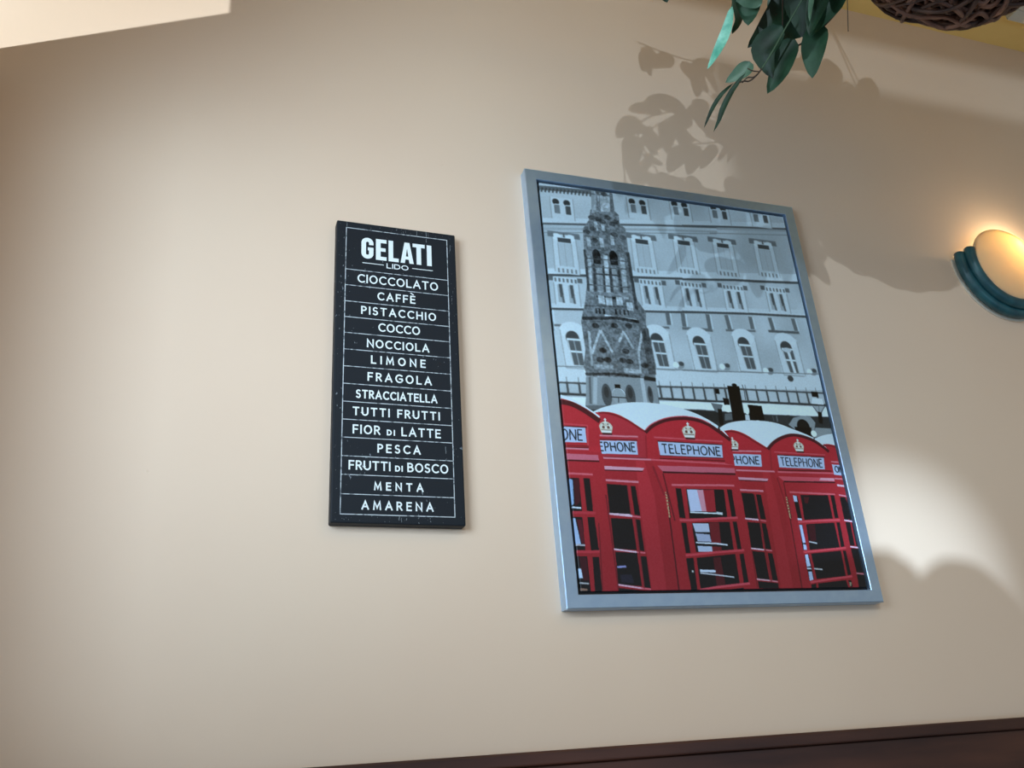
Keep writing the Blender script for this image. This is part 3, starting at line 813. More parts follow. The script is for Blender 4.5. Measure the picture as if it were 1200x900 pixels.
# mouldings
for a, w_, col in [([(25.4, 287.3), (66.6, 285.9), (63.9, 251.7)], 2.4, (222, 70, 78)), ([(25.0, 283.0), (65.0, 282.7)], 2.0, (96, 20, 28)), ([(23.5, 250.8), (65.0, 251.0)], 2.2, (140, 28, 36)), ([(24.7, 246.1), (83.5, 246.0)], 3.2, PNK),
                   ([(24.9, 248.0), (84.3, 248.4)], 1.4, (96, 20, 28)), ([(86.4, 270.0), (153.4, 270.8)], 2.8, PNK), ([(85.7, 263.7), (151.3, 264.6)], 2.0, (110, 24, 32)), ([(88.5, 233.0), (173.3, 232.6)], 3.2, PNK), ([(88.7, 234.9), (162.2, 234.7)], 1.4, (120, 24, 32)),
                   ([(183.0, 271.3), (298.9, 269.3), (316.6, 269.0)], 2.6, (226, 84, 92)), ([(188.4, 264.7), (308.1, 263.2)], 2.2, (84, 20, 28)), ([(188.5, 240.4), (305.3, 239.7)], 1.8, (120, 26, 34)), ([(172.0, 232.6), (329.4, 229.9)], 3.0, (226, 90, 98)), ([(187.8, 235.6), (327.7, 235.0)], 2.4, (120, 24, 30)),
                   ([(25.2, 205.5), (65.7, 204.8)], 3.0, (230, 100, 108)), ([(88.0, 196.2), (143.3, 194.6)], 3.4, PNK), ([(202.5, 191.2), (284.6, 192.8), (316.7, 192.8)], 3.2, (230, 104, 112)),
                   ([(324.4, 253.3), (381.9, 254.5)], 2.6, PNK), ([(326.8, 219.7), (400.3, 219.4)], 2.8, PNK), ([(327.4, 185.8), (371.0, 185.1)], 3.2, PNK), ([(408.1, 254.4), (510.4, 253.1)], 2.2, (226, 84, 92)), ([(413.4, 249.0), (508.1, 248.6)], 2.2, (90, 20, 28)),
                   ([(407.3, 219.1), (520.2, 219.9)], 2.6, (230, 100, 108)), ([(409.4, 222.4), (516.2, 223.9)], 2.4, (104, 22, 28)), ([(423.3, 184.3), (512.9, 182.3)], 3.0, (226, 96, 102)), ([(520.6, 241.0), (539.7, 240.1)], 2.4, PNK), ([(520.1, 210.5), (542.1, 209.8)], 2.6, PNK), ([(522.3, 198.6), (541.7, 197.1)], 3.4, (240, 190, 195)), ([(521.4, 181.5), (539.8, 178.8)], 2.6, PNK)]:
    line(a, w_, col)
for pts_, col in [([(25.0, 237.7), (79.2, 236.9), (79.8, 228.0), (25.5, 228.0)], (218, 108, 120)), ([(88.0, 219.4), (157.8, 218.3), (153.6, 213.9), (87.8, 213.8)], (232, 160, 170)), ([(180.8, 223.1), (290.4, 223.4), (323.7, 223.0), (323.7, 214.7), (189.9, 213.1)], (214, 100, 112)),
                  ([(327.2, 207.9), (385.6, 206.6), (383.0, 202.6), (328.5, 203.6)], (232, 156, 166)), ([(405.6, 211.6), (519.1, 211.2), (518.7, 205.1), (415.6, 203.4)], (220, 84, 94)), ([(491.0, 211.0), (518.8, 211.0), (518.4, 206.1), (487.1, 206.8)], (238, 160, 168))]:
    poly(pts_, col)
for a, w_ in [([(25.3, 226.6), (79.6, 226.6)], 2.4), ([(87.7, 212.6), (153.4, 212.5)], 1.6), ([(189.8, 212.2), (323.3, 212.7)], 3.0), ([(328.3, 202.6), (382.8, 201.6)], 1.6), ([(415.3, 202.4), (518.4, 203.6)], 2.6)]:
    line(a, w_, (70, 16, 24))
# glazing
panes = [[(23.3, 198.1), (42.7, 198.2), (41.6, 146.4), (24.3, 146.2)], [(49.9, 198.8), (60.8, 198.2), (59.9, 146.2), (49.6, 146.5)], [(23.8, 137.3), (41.2, 136.7), (40.3, 86.3), (22.9, 86.3)], [(49.4, 136.8), (61.2, 136.9), (62.5, 85.9), (49.5, 85.9)],
         [(25.1, 77.3), (42.4, 76.9), (42.1, 23.2), (21.4, 23.5)], [(50.7, 76.4), (61.3, 76.0), (60.3, 23.0), (48.7, 23.1)],
         [(88.3, 190.2), (123.2, 188.8), (125.1, 142.2), (87.1, 143.1)], [(129.0, 188.0), (137.4, 187.7), (139.0, 140.2), (129.4, 141.4)], [(88.3, 135.9), (124.6, 135.0), (125.5, 86.3), (87.7, 88.5)], [(129.6, 134.6), (137.6, 133.8), (138.2, 84.6), (129.2, 85.9)],
         [(88.9, 83.7), (125.3, 82.0), (126.2, 31.7), (87.7, 34.7)], [(129.4, 77.2), (140.0, 76.7), (140.5, 28.6), (129.8, 30.0)], [(87.9, 29.5), (140.3, 23.9), (139.9, 21.4), (86.9, 22.2)],
         [(208.1, 186.2), (218.2, 185.5), (217.7, 137.1), (207.2, 137.9)], [(226.9, 185.2), (296.6, 185.8), (293.9, 136.1), (224.9, 137.2)], [(302.0, 186.5), (311.3, 185.9), (310.7, 141.0), (302.1, 140.4)],
         [(208.9, 129.9), (217.7, 129.5), (217.4, 81.9), (208.9, 81.9)], [(227.7, 129.8), (296.9, 132.4), (295.7, 86.4), (227.2, 83.2)], [(302.7, 132.5), (310.1, 132.6), (310.1, 87.8), (302.7, 87.3)],
         [(208.0, 73.5), (221.1, 74.4), (219.5, 24.9), (208.6, 25.1)], [(226.6, 74.3), (297.2, 80.5), (296.2, 34.0), (225.2, 26.6)], [(304.9, 80.1), (312.4, 81.0), (312.5, 35.6), (303.5, 34.4)], [(235.0, 20.4), (302.0, 27.3), (300.3, 19.0)],
         [(328.3, 181.3), (351.4, 180.3), (351.7, 137.7), (327.8, 138.9)], [(356.0, 179.0), (365.2, 178.7), (366.1, 137.0), (356.4, 137.3)], [(330.3, 177.5), (352.0, 177.9), (351.7, 137.7), (328.3, 138.9)], [(355.8, 178.0), (364.6, 178.2), (365.0, 137.0), (355.9, 137.3)], [(329.7, 132.3), (353.0, 131.2), (350.8, 88.3), (328.5, 90.5)], [(356.1, 130.7), (364.6, 129.9), (365.6, 87.4), (355.1, 88.3)],
         [(329.5, 85.1), (351.9, 83.2), (351.6, 37.9), (329.3, 41.7)], [(357.4, 81.8), (366.3, 80.9), (366.9, 37.7), (356.9, 38.3)], [(329.4, 37.2), (366.5, 33.7), (366.2, 25.2), (329.6, 25.7)],
         [(427.7, 179.0), (436.0, 178.4), (435.4, 139.2), (428.1, 139.1)], [(442.8, 179.8), (498.4, 180.5), (497.9, 140.0), (441.2, 137.9)], [(503.1, 180.6), (510.1, 180.7), (509.1, 141.1), (502.6, 140.5)], [(430.9, 177.1), (436.0, 177.2), (436.3, 138.3), (428.8, 139.4)], [(443.3, 177.4), (498.3, 179.7), (495.0, 140.0), (440.4, 136.9)], [(503.5, 179.8), (511.1, 180.0), (509.7, 141.1), (502.1, 140.5)],
         [(428.0, 129.1), (434.6, 128.6), (433.1, 87.9), (426.2, 86.5)], [(442.1, 129.7), (499.0, 133.2), (498.9, 90.8), (439.0, 86.9)], [(503.6, 133.2), (510.1, 133.8), (509.1, 92.7), (501.8, 91.3)], [(426.4, 78.1), (435.1, 79.9), (435.6, 39.3), (426.3, 36.6)], [(440.3, 80.9), (499.8, 85.6), (498.9, 43.8), (440.6, 39.2)],
         [(503.8, 85.6), (509.6, 86.0), (509.7, 46.0), (503.1, 44.7)], [(428.1, 30.7), (437.8, 32.4), (436.9, 24.2), (427.6, 24.4)], [(442.1, 32.4), (497.2, 37.3), (498.8, 26.2), (500.2, 25.3), (440.7, 24.2)], [(501.6, 36.8), (507.3, 37.2), (507.8, 26.3), (503.0, 25.2)],
         [(521.7, 177.0), (529.4, 176.1), (529.5, 136.9), (520.7, 136.8)], [(533.3, 175.4), (535.9, 164.2), (537.4, 137.0), (531.5, 136.9)], [(522.8, 177.7), (532.8, 177.9), (533.0, 139.4), (522.5, 139.3)], [(535.4, 176.7), (538.0, 166.8), (540.3, 137.0), (534.6, 137.5)], [(521.8, 134.4), (531.6, 134.0), (530.1, 94.2), (520.9, 94.2)], [(534.3, 133.3), (540.1, 133.1), (539.7, 92.1), (533.2, 92.8)],
         [(520.8, 89.6), (537.9, 88.9), (540.2, 49.3), (521.8, 48.7)], [(521.1, 46.4), (542.5, 45.3), (544.4, 21.2), (519.7, 22.2)]]
for p in panes:
    poly(p, BLK)
# what shows through the panes
for pts_, col in [([(25.5, 196.8), (31.5, 195.6), (29.7, 157.8), (24.6, 153.2)], (150, 175, 205)), ([(32.9, 196.1), (42.6, 197.3), (40.3, 160.2), (31.3, 153.4)], (70, 20, 30)), ([(25.0, 135.6), (29.3, 134.6), (34.2, 95.5), (25.0, 95.5)], (176, 190, 215)), ([(31.5, 133.5), (39.5, 132.5), (40.0, 95.5), (35.5, 96.6)], (92, 22, 34)),
                  ([(24.9, 59.2), (31.7, 58.7), (32.3, 44.5), (25.1, 44.6)], (210, 220, 235)), ([(28.5, 75.2), (41.1, 75.2), (40.6, 41.5), (32.0, 41.6)], (66, 18, 28)), ([(25.7, 30.3), (36.9, 29.1), (37.0, 26.2), (26.4, 26.3)], (150, 110, 90)),
                  ([(228.3, 184.3), (249.6, 184.8), (250.4, 148.6), (228.3, 148.3)], (206, 208, 226)), ([(246.4, 184.2), (259.5, 184.5), (258.2, 148.7), (249.4, 148.6)], (222, 150, 160)), ([(257.9, 184.5), (277.9, 184.9), (274.8, 148.5), (257.6, 148.2)], (168, 36, 46)),
                  ([(229.1, 128.9), (257.3, 129.2), (257.3, 115.0), (231.7, 114.8)], (196, 198, 212)), ([(231.4, 113.0), (256.6, 111.3), (257.5, 99.5), (233.2, 100.3)], (176, 178, 196)), ([(231.4, 93.1), (257.2, 92.3), (256.7, 84.1), (231.8, 83.7)], (190, 194, 210)), ([(259.0, 130.2), (277.0, 130.8), (273.7, 85.9), (256.8, 84.6)], (116, 26, 34)),
                  ([(256.2, 74.7), (269.2, 75.6), (270.4, 32.6), (254.4, 30.6)], (80, 20, 28)), ([(228.9, 56.2), (256.9, 55.1), (256.2, 51.2), (229.2, 52.3)], (220, 224, 232)), ([(214.9, 55.4), (217.7, 54.5), (217.7, 51.7), (214.7, 51.7)], (210, 205, 195)),
                  ([(427.8, 178.5), (434.5, 178.2), (434.3, 167.9), (427.6, 167.7)], (196, 206, 226)), ([(428.7, 177.6), (434.8, 177.2), (433.8, 167.9), (427.8, 167.7)], (196, 206, 226)), ([(428.4, 128.6), (433.9, 128.2), (433.6, 98.9), (428.4, 98.2)], (190, 198, 222)), ([(428.6, 96.6), (433.8, 95.4), (433.5, 86.9), (427.4, 86.9)], (186, 194, 216)), ([(427.7, 79.0), (433.3, 79.5), (434.2, 60.4), (426.8, 59.3)], (196, 204, 224)), ([(427.6, 51.3), (434.2, 51.2), (434.4, 38.6), (426.8, 36.6)], (190, 198, 220)),
                  ([(445.2, 128.8), (459.4, 129.4), (455.6, 102.6), (443.9, 100.1)], (60, 14, 22)), ([(448.2, 176.2), (459.6, 176.5), (454.0, 165.3), (448.3, 165.2)], (80, 18, 26)), ([(503.1, 34.0), (507.4, 33.2), (505.3, 27.5), (502.5, 27.5)], (150, 140, 110)), ([(89.4, 62.2), (104.1, 63.0), (104.2, 60.0), (89.0, 59.2)], (150, 145, 190)), ([(92.4, 49.4), (111.2, 49.3), (114.1, 36.5), (93.2, 37.8)], (34, 32, 44))]:
    poly(pts_, col)
for a, w_, col in [([(24.9, 151.9), (40.2, 150.8)], 2.6, (226, 228, 232)), ([(24.2, 94.4), (40.2, 93.6)], 2.4, (206, 190, 190)), ([(24.8, 37.9), (40.0, 36.5)], 2.2, (190, 180, 175)), ([(228.1, 146.9), (275.9, 145.7), (286.1, 144.4)], 2.2, (236, 238, 240)), ([(227.0, 143.6), (285.4, 140.7)], 4.0, BLK),
                   ([(230.3, 98.1), (266.7, 96.8), (285.7, 94.6)], 2.4, (226, 226, 228)), ([(230.9, 95.8), (285.5, 92.3)], 3.0, BLK), ([(229.3, 50.9), (257.6, 47.6), (287.4, 43.8)], 2.2, (200, 196, 196)), ([(276.2, 147.6), (286.4, 146.3)], 2.0, (200, 200, 200)),
                   ([(428.6, 138.7), (435.1, 137.8)], 2.6, (214, 214, 222)), ([(441.2, 100.6), (455.6, 97.8)], 2.2, (190, 182, 178)), ([(440.3, 56.2), (455.4, 54.8)], 2.4, (196, 190, 186)), ([(426.8, 56.8), (434.3, 56.3)], 2.4, (210, 210, 216))]:
    line(a, w_, col)
# glazing-bar highlights
for a, w_, col in [([(24.5, 144.0), (63.1, 143.2)], 4.0, (196, 52, 62)), ([(25.3, 83.7), (62.8, 84.1)], 4.0, (196, 52, 62)), ([(87.9, 142.2), (125.2, 139.1)], 2.6, (236, 190, 198)), ([(125.2, 139.1), (139.1, 137.9)], 2.4, (220, 100, 110)), ([(88.0, 87.6), (125.5, 83.3)], 2.6, (236, 190, 198)), ([(125.5, 83.3), (138.8, 82.0)], 2.4, (220, 100, 110)),
                   ([(88.1, 34.3), (125.3, 28.8)], 2.6, (232, 170, 180)), ([(125.3, 28.8), (140.2, 26.9)], 2.4, (220, 100, 110)), ([(207.1, 134.2), (222.3, 133.9), (274.3, 137.3), (312.7, 139.2)], 3.6, (214, 74, 84)), ([(208.8, 78.4), (223.0, 79.2), (264.2, 83.2), (314.0, 86.4)], 3.6, (210, 66, 76)), ([(224.9, 24.9), (254.1, 28.8), (313.7, 33.8)], 3.6, (214, 76, 86)),
                   ([(328.1, 137.9), (351.3, 135.9)], 2.6, (240, 206, 210)), ([(351.3, 135.9), (365.5, 134.1)], 2.2, (220, 96, 104)), ([(328.7, 89.2), (351.6, 86.9)], 2.4, (236, 196, 200)), ([(351.6, 86.9), (366.2, 85.5)], 2.2, (220, 110, 116)), ([(329.0, 40.3), (351.6, 37.9)], 2.2, (230, 170, 175)), ([(351.6, 37.9), (365.9, 35.9)], 2.2, (220, 130, 136)),
                   ([(427.9, 133.4), (463.8, 135.7), (511.1, 137.7)], 3.4, (214, 72, 80)), ([(426.5, 83.2), (465.6, 86.5), (510.7, 90.3)], 3.4, (210, 66, 74)), ([(427.9, 34.3), (467.5, 39.0), (510.6, 43.2)], 3.4, (214, 72, 80)), ([(520.9, 137.3), (539.7, 135.1)], 2.6, (240, 190, 196)), ([(521.0, 92.3), (538.3, 90.4)], 2.4, (238, 190, 196)), ([(521.6, 48.2), (536.1, 46.7)], 2.2, (200, 120, 126)),
                   ([(87.0, 142.6), (124.9, 140.9)], 2.6, (236, 190, 198)), ([(327.6, 137.9), (350.8, 136.3)], 2.6, (236, 190, 198)), ([(427.9, 138.2), (434.8, 137.8)], 3, (214, 214, 224)), ([(123.6, 188.1), (124.0, 141.3)], 2.0, (146, 34, 42)), ([(352.8, 179.4), (352.7, 137.3)], 2.0, (146, 34, 42)), ([(129.3, 135.8), (129.6, 28.9)], 2.4, (140, 34, 42)), ([(353.1, 177.9), (354.6, 36.0)], 2.0, (130, 32, 40))]:
    line(a, w_, col)
for a in ([(189.2, 179.2), (189.2, 160.6), (189.9, 136.5)], [(413.7, 175.5), (413.4, 157.3), (414.0, 138.0)], [(190.4, 174.5), (190.0, 156.0), (189.8, 138.8)], [(414.3, 175.5), (414.3, 157.3), (413.4, 140.4)]):
    q = curve2(a, 8)
    for i in range(0, len(q) - 1, 2):
        line([q[i], q[i + 1]], 2.2, (196, 160, 116))
        line([(q[i][0] + 2, q[i][1]), (q[i + 1][0] + 2, q[i + 1][1])], 1.4, (60, 16, 22))


# --- the white sign panels with their lettering
def bil(q, u, v):
    (ax, ay), (bx, by), (cx_, cy_), (dx, dy) = q      # top-left, top-right, bottom-right, bottom-left
    tx, ty = ax + (bx - ax) * u, ay + (by - ay) * u
    ux, uy = dx + (cx_ - dx) * u, dy + (cy_ - dy) * u
    return (ux + (tx - ux) * v, uy + (ty - uy) * v)


def panel_text(quad, text, tq, w_, col=(26, 34, 44)):
    poly(quad, LAV)
    st = layout([(text, False)], 0, 1.0 * TEXT_W[text], 1.0, 0.13)
    for pts_, s in st:
        line([bil(tq, p[0] / TEXT_W[text], p[1]) for p in pts_], w_, col)


TEXT_W = {'TELEPHONE': 5.6, 'EPHONE': 3.8, 'ONE': 2.1, 'PHONE': 3.2, 'ON': 1.5, 'HONE': 2.7}
panel_text([(17.7, 282.1), (62.5, 281.9), (62.1, 257.0), (15.1, 256.5)], 'ONE', [(18.6, 279.3), (57.3, 279.2), (56.7, 259.2), (17.7, 259.2)], 2.2)
poly([(84.4, 261.8), (150.1, 263.1), (149.4, 240.4), (86.1, 239.5)], LAV)
panel_text([(85.4, 261.3), (149.8, 263.1), (149.1, 240.7), (86.9, 239.6)], 'EPHONE', [(81.7, 259.5), (146.7, 261.0), (146.9, 244.2), (82.7, 243.6)], 2.2)
poly([(68.6, 281.7), (86.3, 281.3), (84.4, 241.8), (63.9, 241.1)], RED)
poly([(67.6, 281.6), (86.8, 281.3), (84.6, 251.3), (65.0, 251.0)], (196, 40, 50))
panel_text([(188.6, 264.0), (307.4, 262.4), (305.1, 240.4), (188.9, 240.9)], 'TELEPHONE', [(193.3, 261.0), (303.1, 259.5), (302.7, 243.0), (193.7, 244.0)], 2.2)
panel_text([(324.3, 248.3), (380.1, 248.6), (377.8, 227.2), (325.1, 227.3)], 'PHONE', [(319.3, 245.1), (375.3, 245.6), (374.6, 230.6), (320.2, 230.3)], 2.0)
poly([(309.4, 260.2), (326.0, 259.6), (325.3, 228.5), (307.8, 230.4)], (196, 40, 50))
panel_text([(412.7, 248.5), (506.7, 247.8), (503.7, 226.6), (411.9, 227.3)], 'TELEPHONE', [(416.7, 246.1), (501.9, 245.3), (500.8, 229.1), (416.5, 229.9)], 1.9)
panel_text([(520.8, 236.1), (544.4, 235.3), (542.3, 216.2), (520.4, 217.4)], 'ON', [(524.6, 233.7), (540.2, 232.9), (539.9, 220.5), (524.5, 221.6)], 1.9)


# --- gilt crowns on the pediments
def crown(c, k=1.0, half=False):
    x, y = c
    G1, G2, G3 = (222, 206, 178), (246, 238, 222), (112, 70, 58)
    box((x, y), 17 * k, 3.4 * k, (70, 18, 22), 1, 1 * k, -11.5 * k)
    poly([(x - 9 * k, y - 10 * k), (x + 9 * k, y - 10 * k), (x + 12 * k, y + 1 * k), (x + 9 * k, y + 6 * k), (x + 4 * k, y + 9 * k), (x, y + 10.5 * k), (x - 4 * k, y + 9 * k), (x - 9 * k, y + 6 * k), (x - 12 * k, y + 1 * k)], G1)
    box((x, y), 17 * k, 3.6 * k, G2, 1, 0, -8 * k)
    line([(x - 8.5 * k, y - 5.2 * k), (x + 8.5 * k, y - 5.2 * k)], 1.1 * k, G3)
    for s in (-1, 1):
        line([(x, y + 8 * k), (x + s * 6 * k, y + 4 * k), (x + s * 9 * k, y - 2 * k)], 1.5 * k, G2)
        ell((x + s * 4.4 * k, y - 0.5 * k), 2.2 * k, 2.4 * k, G3); ell((x + s * 4 * k, y + 5 * k), 1.5 * k, 1.2 * k, G3)
    ell((x, y - 1 * k), 1.3 * k, 2.8 * k, G2)
    line([(x, y + 8 * k), (x, y + 15 * k)], 2.0 * k, G2); line([(x - 2.2 * k, y + 12.6 * k), (x + 2.2 * k, y + 12.6 * k)], 1.6 * k, G2)


crown([(98.7, 285.0)][0]); crown([(248.7, 284.2)][0], 1.06); crown([(329.8, 265.1)][0], 0.85); crown([(459.9, 266.7)][0], 0.88)
poly([(310.9, 289.3), (327.6, 273.5), (325.2, 255.8), (309.9, 262.7)], (200, 42, 50))
line([(290.5, 297.2), (308.7, 284.9), (324.7, 272.9)], 6.4, MAR)
ART += ((vnoise(AH, AW, 4) - 0.5) * 0.03)[..., None].astype(np.float32)
ART *= np.array((0.90, 1.0, 1.09), np.float32)      # cool cast of window sheen put into the print's colours
ART = np.clip(ART, 0, 1)

# mesh with one point per 2 x 2 drawing pixels
H2, W2 = AH // 2, AW // 2
sm = ART[:H2 * 2, :W2 * 2].reshape(H2, 2, W2, 2, 3).mean(axis=(1, 3))
linc = np.where(sm <= 0.04045, sm / 12.92, ((sm + 0.055) / 1.055) ** 2.4)

frame = empty('framed_picture', (0.28, 0, ZO + 0.3841), 'large silver-framed picture of red telephone boxes in front of a grey building', 'picture')
frame.rotation_euler = (0, -0.0050, 0)
FW, FH, FT, FB = 0.56, 0.7682, 0.0217, 0.0203
m_silver = mat('brushed_silver_frame', srgb(205, 230, 250), rough=0.32, spec=0.5, metal=0.8)
mottle(m_silver, srgb(182, 212, 244), srgb(190, 219, 248), scale=(60, 60, 60), bump=0.05, dist=0.0003)
m_black = mat('black_backing', srgb(14, 15, 17), rough=0.6)
# mitred frame ring with a rounded front edge
prof = [(0.0, -0.0), (0.0, -FT + 0.0012), (0.0012, -FT), (FB - 0.0008, -FT), (FB, -FT + 0.0008), (FB, -FT + 0.010), (FB - 0.003, -0.0)]
V, F_ = [], []
cs = [(0, 0, 1, 1), (FW, 0, -1, 1), (FW, FH, -1, -1), (0, FH, 1, -1)]
for x, z, sx, sz in cs:
    for o_, y in prof:
        V.append((x + sx * o_ - FW / 2, y, z + sz * o_ - FH / 2))
npf = len(prof)
for i in range(4):
    j = (i + 1) % 4
    for k in range(npf - 1):
        F_.append((i * npf + k, j * npf + k, j * npf + k + 1, i * npf + k + 1))
mesh_obj('frame', V, F_, m_silver, frame)
bm = bmesh.new()
add_box(bm, (-FW / 2 + 0.015, -0.0125, -FH / 2 + 0.015), (FW / 2 - 0.015, -0.002, FH / 2 - 0.015))
bm_obj('backing_board', bm, m_black, frame)
# print panel
YP = -FT + 0.0042
us = (PU0 + (np.arange(W2) + 0.5) * RES * 2) / 1000 - FW / 2
vs_ = (PV1 - (np.arange(H2) + 0.5) * RES * 2) / 1000 - FH / 2
UU, VV = np.meshgrid(us, vs_)
nv = H2 * W2
co = np.empty((nv, 3), np.float32)
co[:, 0] = UU.ravel(); co[:, 1] = YP; co[:, 2] = VV.ravel()
idx = np.arange(nv, dtype=np.int32).reshape(H2, W2)
quads = np.stack([idx[:-1, :-1], idx[1:, :-1], idx[1:, 1:], idx[:-1, 1:]], axis=-1).reshape(-1, 4)
# rim of the panel down to the board
edge = np.concatenate([idx[0, :], idx[1:, -1], idx[-1, :-1][::-1], idx[1:-1, 0][::-1]])
rimco = co[edge].copy(); rimco[:, 1] = -0.0120
co = np.vstack([co, rimco])
ne = len(edge); ri = nv + np.arange(ne, dtype=np.int32)
rq = np.stack([edge, np.roll(edge, -1), np.roll(ri, -1), ri], axis=-1)
quads = np.vstack([quads, rq]).astype(np.int32)
me = bpy.data.meshes.new('photo_print')
me.vertices.add(len(co)); me.vertices.foreach_set('co', co.ravel())
me.loops.add(quads.size); me.loops.foreach_set('vertex_index', quads.ravel())
me.polygons.add(len(quads))
me.polygons.foreach_set('loop_start', np.arange(0, quads.size, 4, dtype=np.int32))
me.polygons.foreach_set('loop_total', np.full(len(quads), 4, dtype=np.int32))
me.update()
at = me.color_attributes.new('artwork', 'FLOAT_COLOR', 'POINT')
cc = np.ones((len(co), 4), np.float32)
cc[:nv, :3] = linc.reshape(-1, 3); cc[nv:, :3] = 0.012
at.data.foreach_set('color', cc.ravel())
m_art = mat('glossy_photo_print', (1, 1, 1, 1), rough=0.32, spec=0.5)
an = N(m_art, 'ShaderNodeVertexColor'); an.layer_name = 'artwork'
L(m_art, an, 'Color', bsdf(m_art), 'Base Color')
me.materials.append(m_art)
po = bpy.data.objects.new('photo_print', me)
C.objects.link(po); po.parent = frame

# ------------------------------------------------------------------ unseen chair added as a light blocker, its back cut to the shadow's outline
CHT = [(0.0126, 1.0043), (0.0398, 1.0055), (0.0487, 1.0056), (0.0555, 1.0005), (0.0639, 0.996), (0.0682, 0.9893), (0.0778, 0.9954), (0.0907, 1.0), (0.1037, 1.0), (0.1199, 0.9959), (0.1333, 0.9855), (0.1441, 0.9739), (0.151, 0.9625)]  # back outline follows the wall shadow it has to throw
CHX = 0.082
m_chair = mat('chair_wood', srgb(96, 58, 38), rough=0.4)
mottle(m_chair, srgb(84, 50, 33), srgb(110, 68, 45), scale=(6, 30, 6), bump=0.1, dist=0.0005)
m_seat = mat('chair_seat_fabric', srgb(60, 72, 70), rough=0.9)
chair = empty('shadow_chair', (CHX, -1.6, 0), 'added brown chair, its twin-humped back cut to throw the wall shadow', 'chair')
prof_ = [(-0.21, 0.50), (-0.21, CHT[0][1] - 0.02)] + [(x - CHX, z) for x, z in CHT] + [(0.23, CHT[-1][1] - 0.08), (0.22, 0.50)]
pv = prof_[:2] + [tuple(v)[:2] for v in smooth_path([(a_, b_, 0) for a_, b_ in prof_[2:-2]], 5)] + prof_[-2:]
V = [(x, -0.012, z) for x, z in pv] + [(x, 0.012, z) for x, z in pv]
n = len(pv)
F_ = [tuple(range(n)), tuple(range(2 * n - 1, n - 1, -1))] + [(i, i + n, (i + 1) % n + n, (i + 1) % n) for i in range(n)]
mesh_obj('backrest', V, F_, m_chair, chair)
bm = bmesh.new(); add_box(bm, (-0.21, -0.44, 0.42), (0.21, 0.0, 0.47), 0.015); bm_obj('seat', bm, m_seat, chair)
for x in (-0.185, 0.185):
    tube('leg', [(x, -0.40, 0.43), (x * 1.05, -0.42, 0.0)], [0.019, 0.014], m_chair, chair, sides=8)
    tube('leg', [(x, 0.0, 0.55), (x, 0.0, 0.40), (x * 1.05, 0.05, 0.0)], [0.018, 0.019, 0.015], m_chair, chair, sides=8)

# ------------------------------------------------------------------ half-round wall sconce
SX, SZ = 1.076, ZO + 0.701
sconce = empty('wall_sconce', (SX, 0, SZ), 'teal-rimmed round wall lamp glowing warm at the right edge', 'lamp')
m_teal = mat('teal_glaze', srgb(34, 84, 92), rough=0.4, spec=0.5)
mottle(m_teal, srgb(28, 74, 84), srgb(42, 96, 104), scale=(40, 40, 40), bump=0.1, dist=0.0008)


def half_ring(R, y, a0=168, a1=372, n=48):
    return [(R * math.cos(math.radians(a0 + (a1 - a0) * i / n)), y, R * math.sin(math.radians(a0 + (a1 - a0) * i / n))) for i in range(n + 1)]


tube('outer_rim', half_ring(0.112, -0.0145, 171, 369), 0.0108, m_teal, sconce, sides=16)
tube('inner_rim', half_ring(0.097, -0.0280, 166, 374), 0.0112, m_teal, sconce, sides=16)
m_brass = mat('cream_wall_plate', srgb(222, 214, 198), rough=0.5)
V, F_ = [], []
for p in half_ring(0.1245, -0.0035, 176, 364): V.append(p)
for p in half_ring(0.1245, -0.0005, 176, 364): V.append(p)
for p in half_ring(0.092, -0.0035, 176, 364): V.append(p)
n = 49
for i in range(n - 1):
    F_.append((i, i + 1, n + i + 1, n + i)); F_.append((2 * n + i, 2 * n + i + 1, i + 1, i))
mesh_obj('wall_plate', V, F_, m_brass, sconce)
# frosted glass: shallow dished round pane held by the rim
m_frost = bpy.data.materials.new('frosted_glass'); m_frost.use_nodes = True
nt = m_frost.node_tree; b_ = nt.nodes['Principled BSDF']
b_.inputs['Base Color'].default_value = srgb(205, 200, 185); b_.inputs['Roughness'].default_value = 0.3
tr = nt.nodes.new('ShaderNodeBsdfTranslucent'); tr.inputs['Color'].default_value = srgb(255, 236, 190)
mx = nt.nodes.new('ShaderNodeMixShader'); mx.inputs[0].default_value = 0.45
nt.links.new(b_.outputs[0], mx.inputs[1]); nt.links.new(tr.outputs[0], mx.inputs[2]); nt.links.new(mx.outputs[0], nt.nodes['Material Output'].inputs[0])
V, F_ = [], []
nr, na = 10, 48
V.append((0, -0.043, 0))
for i in range(1, nr + 1):
    r = 0.093 * i / nr
    for k in range(na):
        a = 2 * math.pi * k / na
        V.append((r * math.cos(a), -0.031 - 0.012 * (1 - (r / 0.093) ** 2), r * math.sin(a) * (0.86 if a < math.pi else 1.0)))
for k in range(na):
    F_.append((0, 1 + (k + 1) % na, 1 + k))
for i in range(nr - 1):
    for k in range(na):
        F_.append((1 + i * na + k, 1 + i * na + (k + 1) % na, 1 + (i + 1) * na + (k + 1) % na, 1 + (i + 1) * na + k))
gl = mesh_obj('glass_shade', V, F_, m_frost, sconce, smooth=True)
md = gl.modifiers.new('thick', 'SOLIDIFY'); md.thickness = 0.0025
m_bulb = mat('glowing_bulb', (1, 1, 1, 1))
bsdf(m_bulb).inputs['Emission Color'].default_value = (1.0, 0.80, 0.50, 1)
bsdf(m_bulb).inputs['Emission Strength'].default_value = 30
bm = bmesh.new(); bmesh.ops.create_uvsphere(bm, u_segments=20, v_segments=12, radius=0.010)
for v in bm.verts: v.co.z *= 1.4
bm_obj('bulb', bm, m_bulb, sconce, smooth=True, loc=(0.045, -0.018, 0.02))
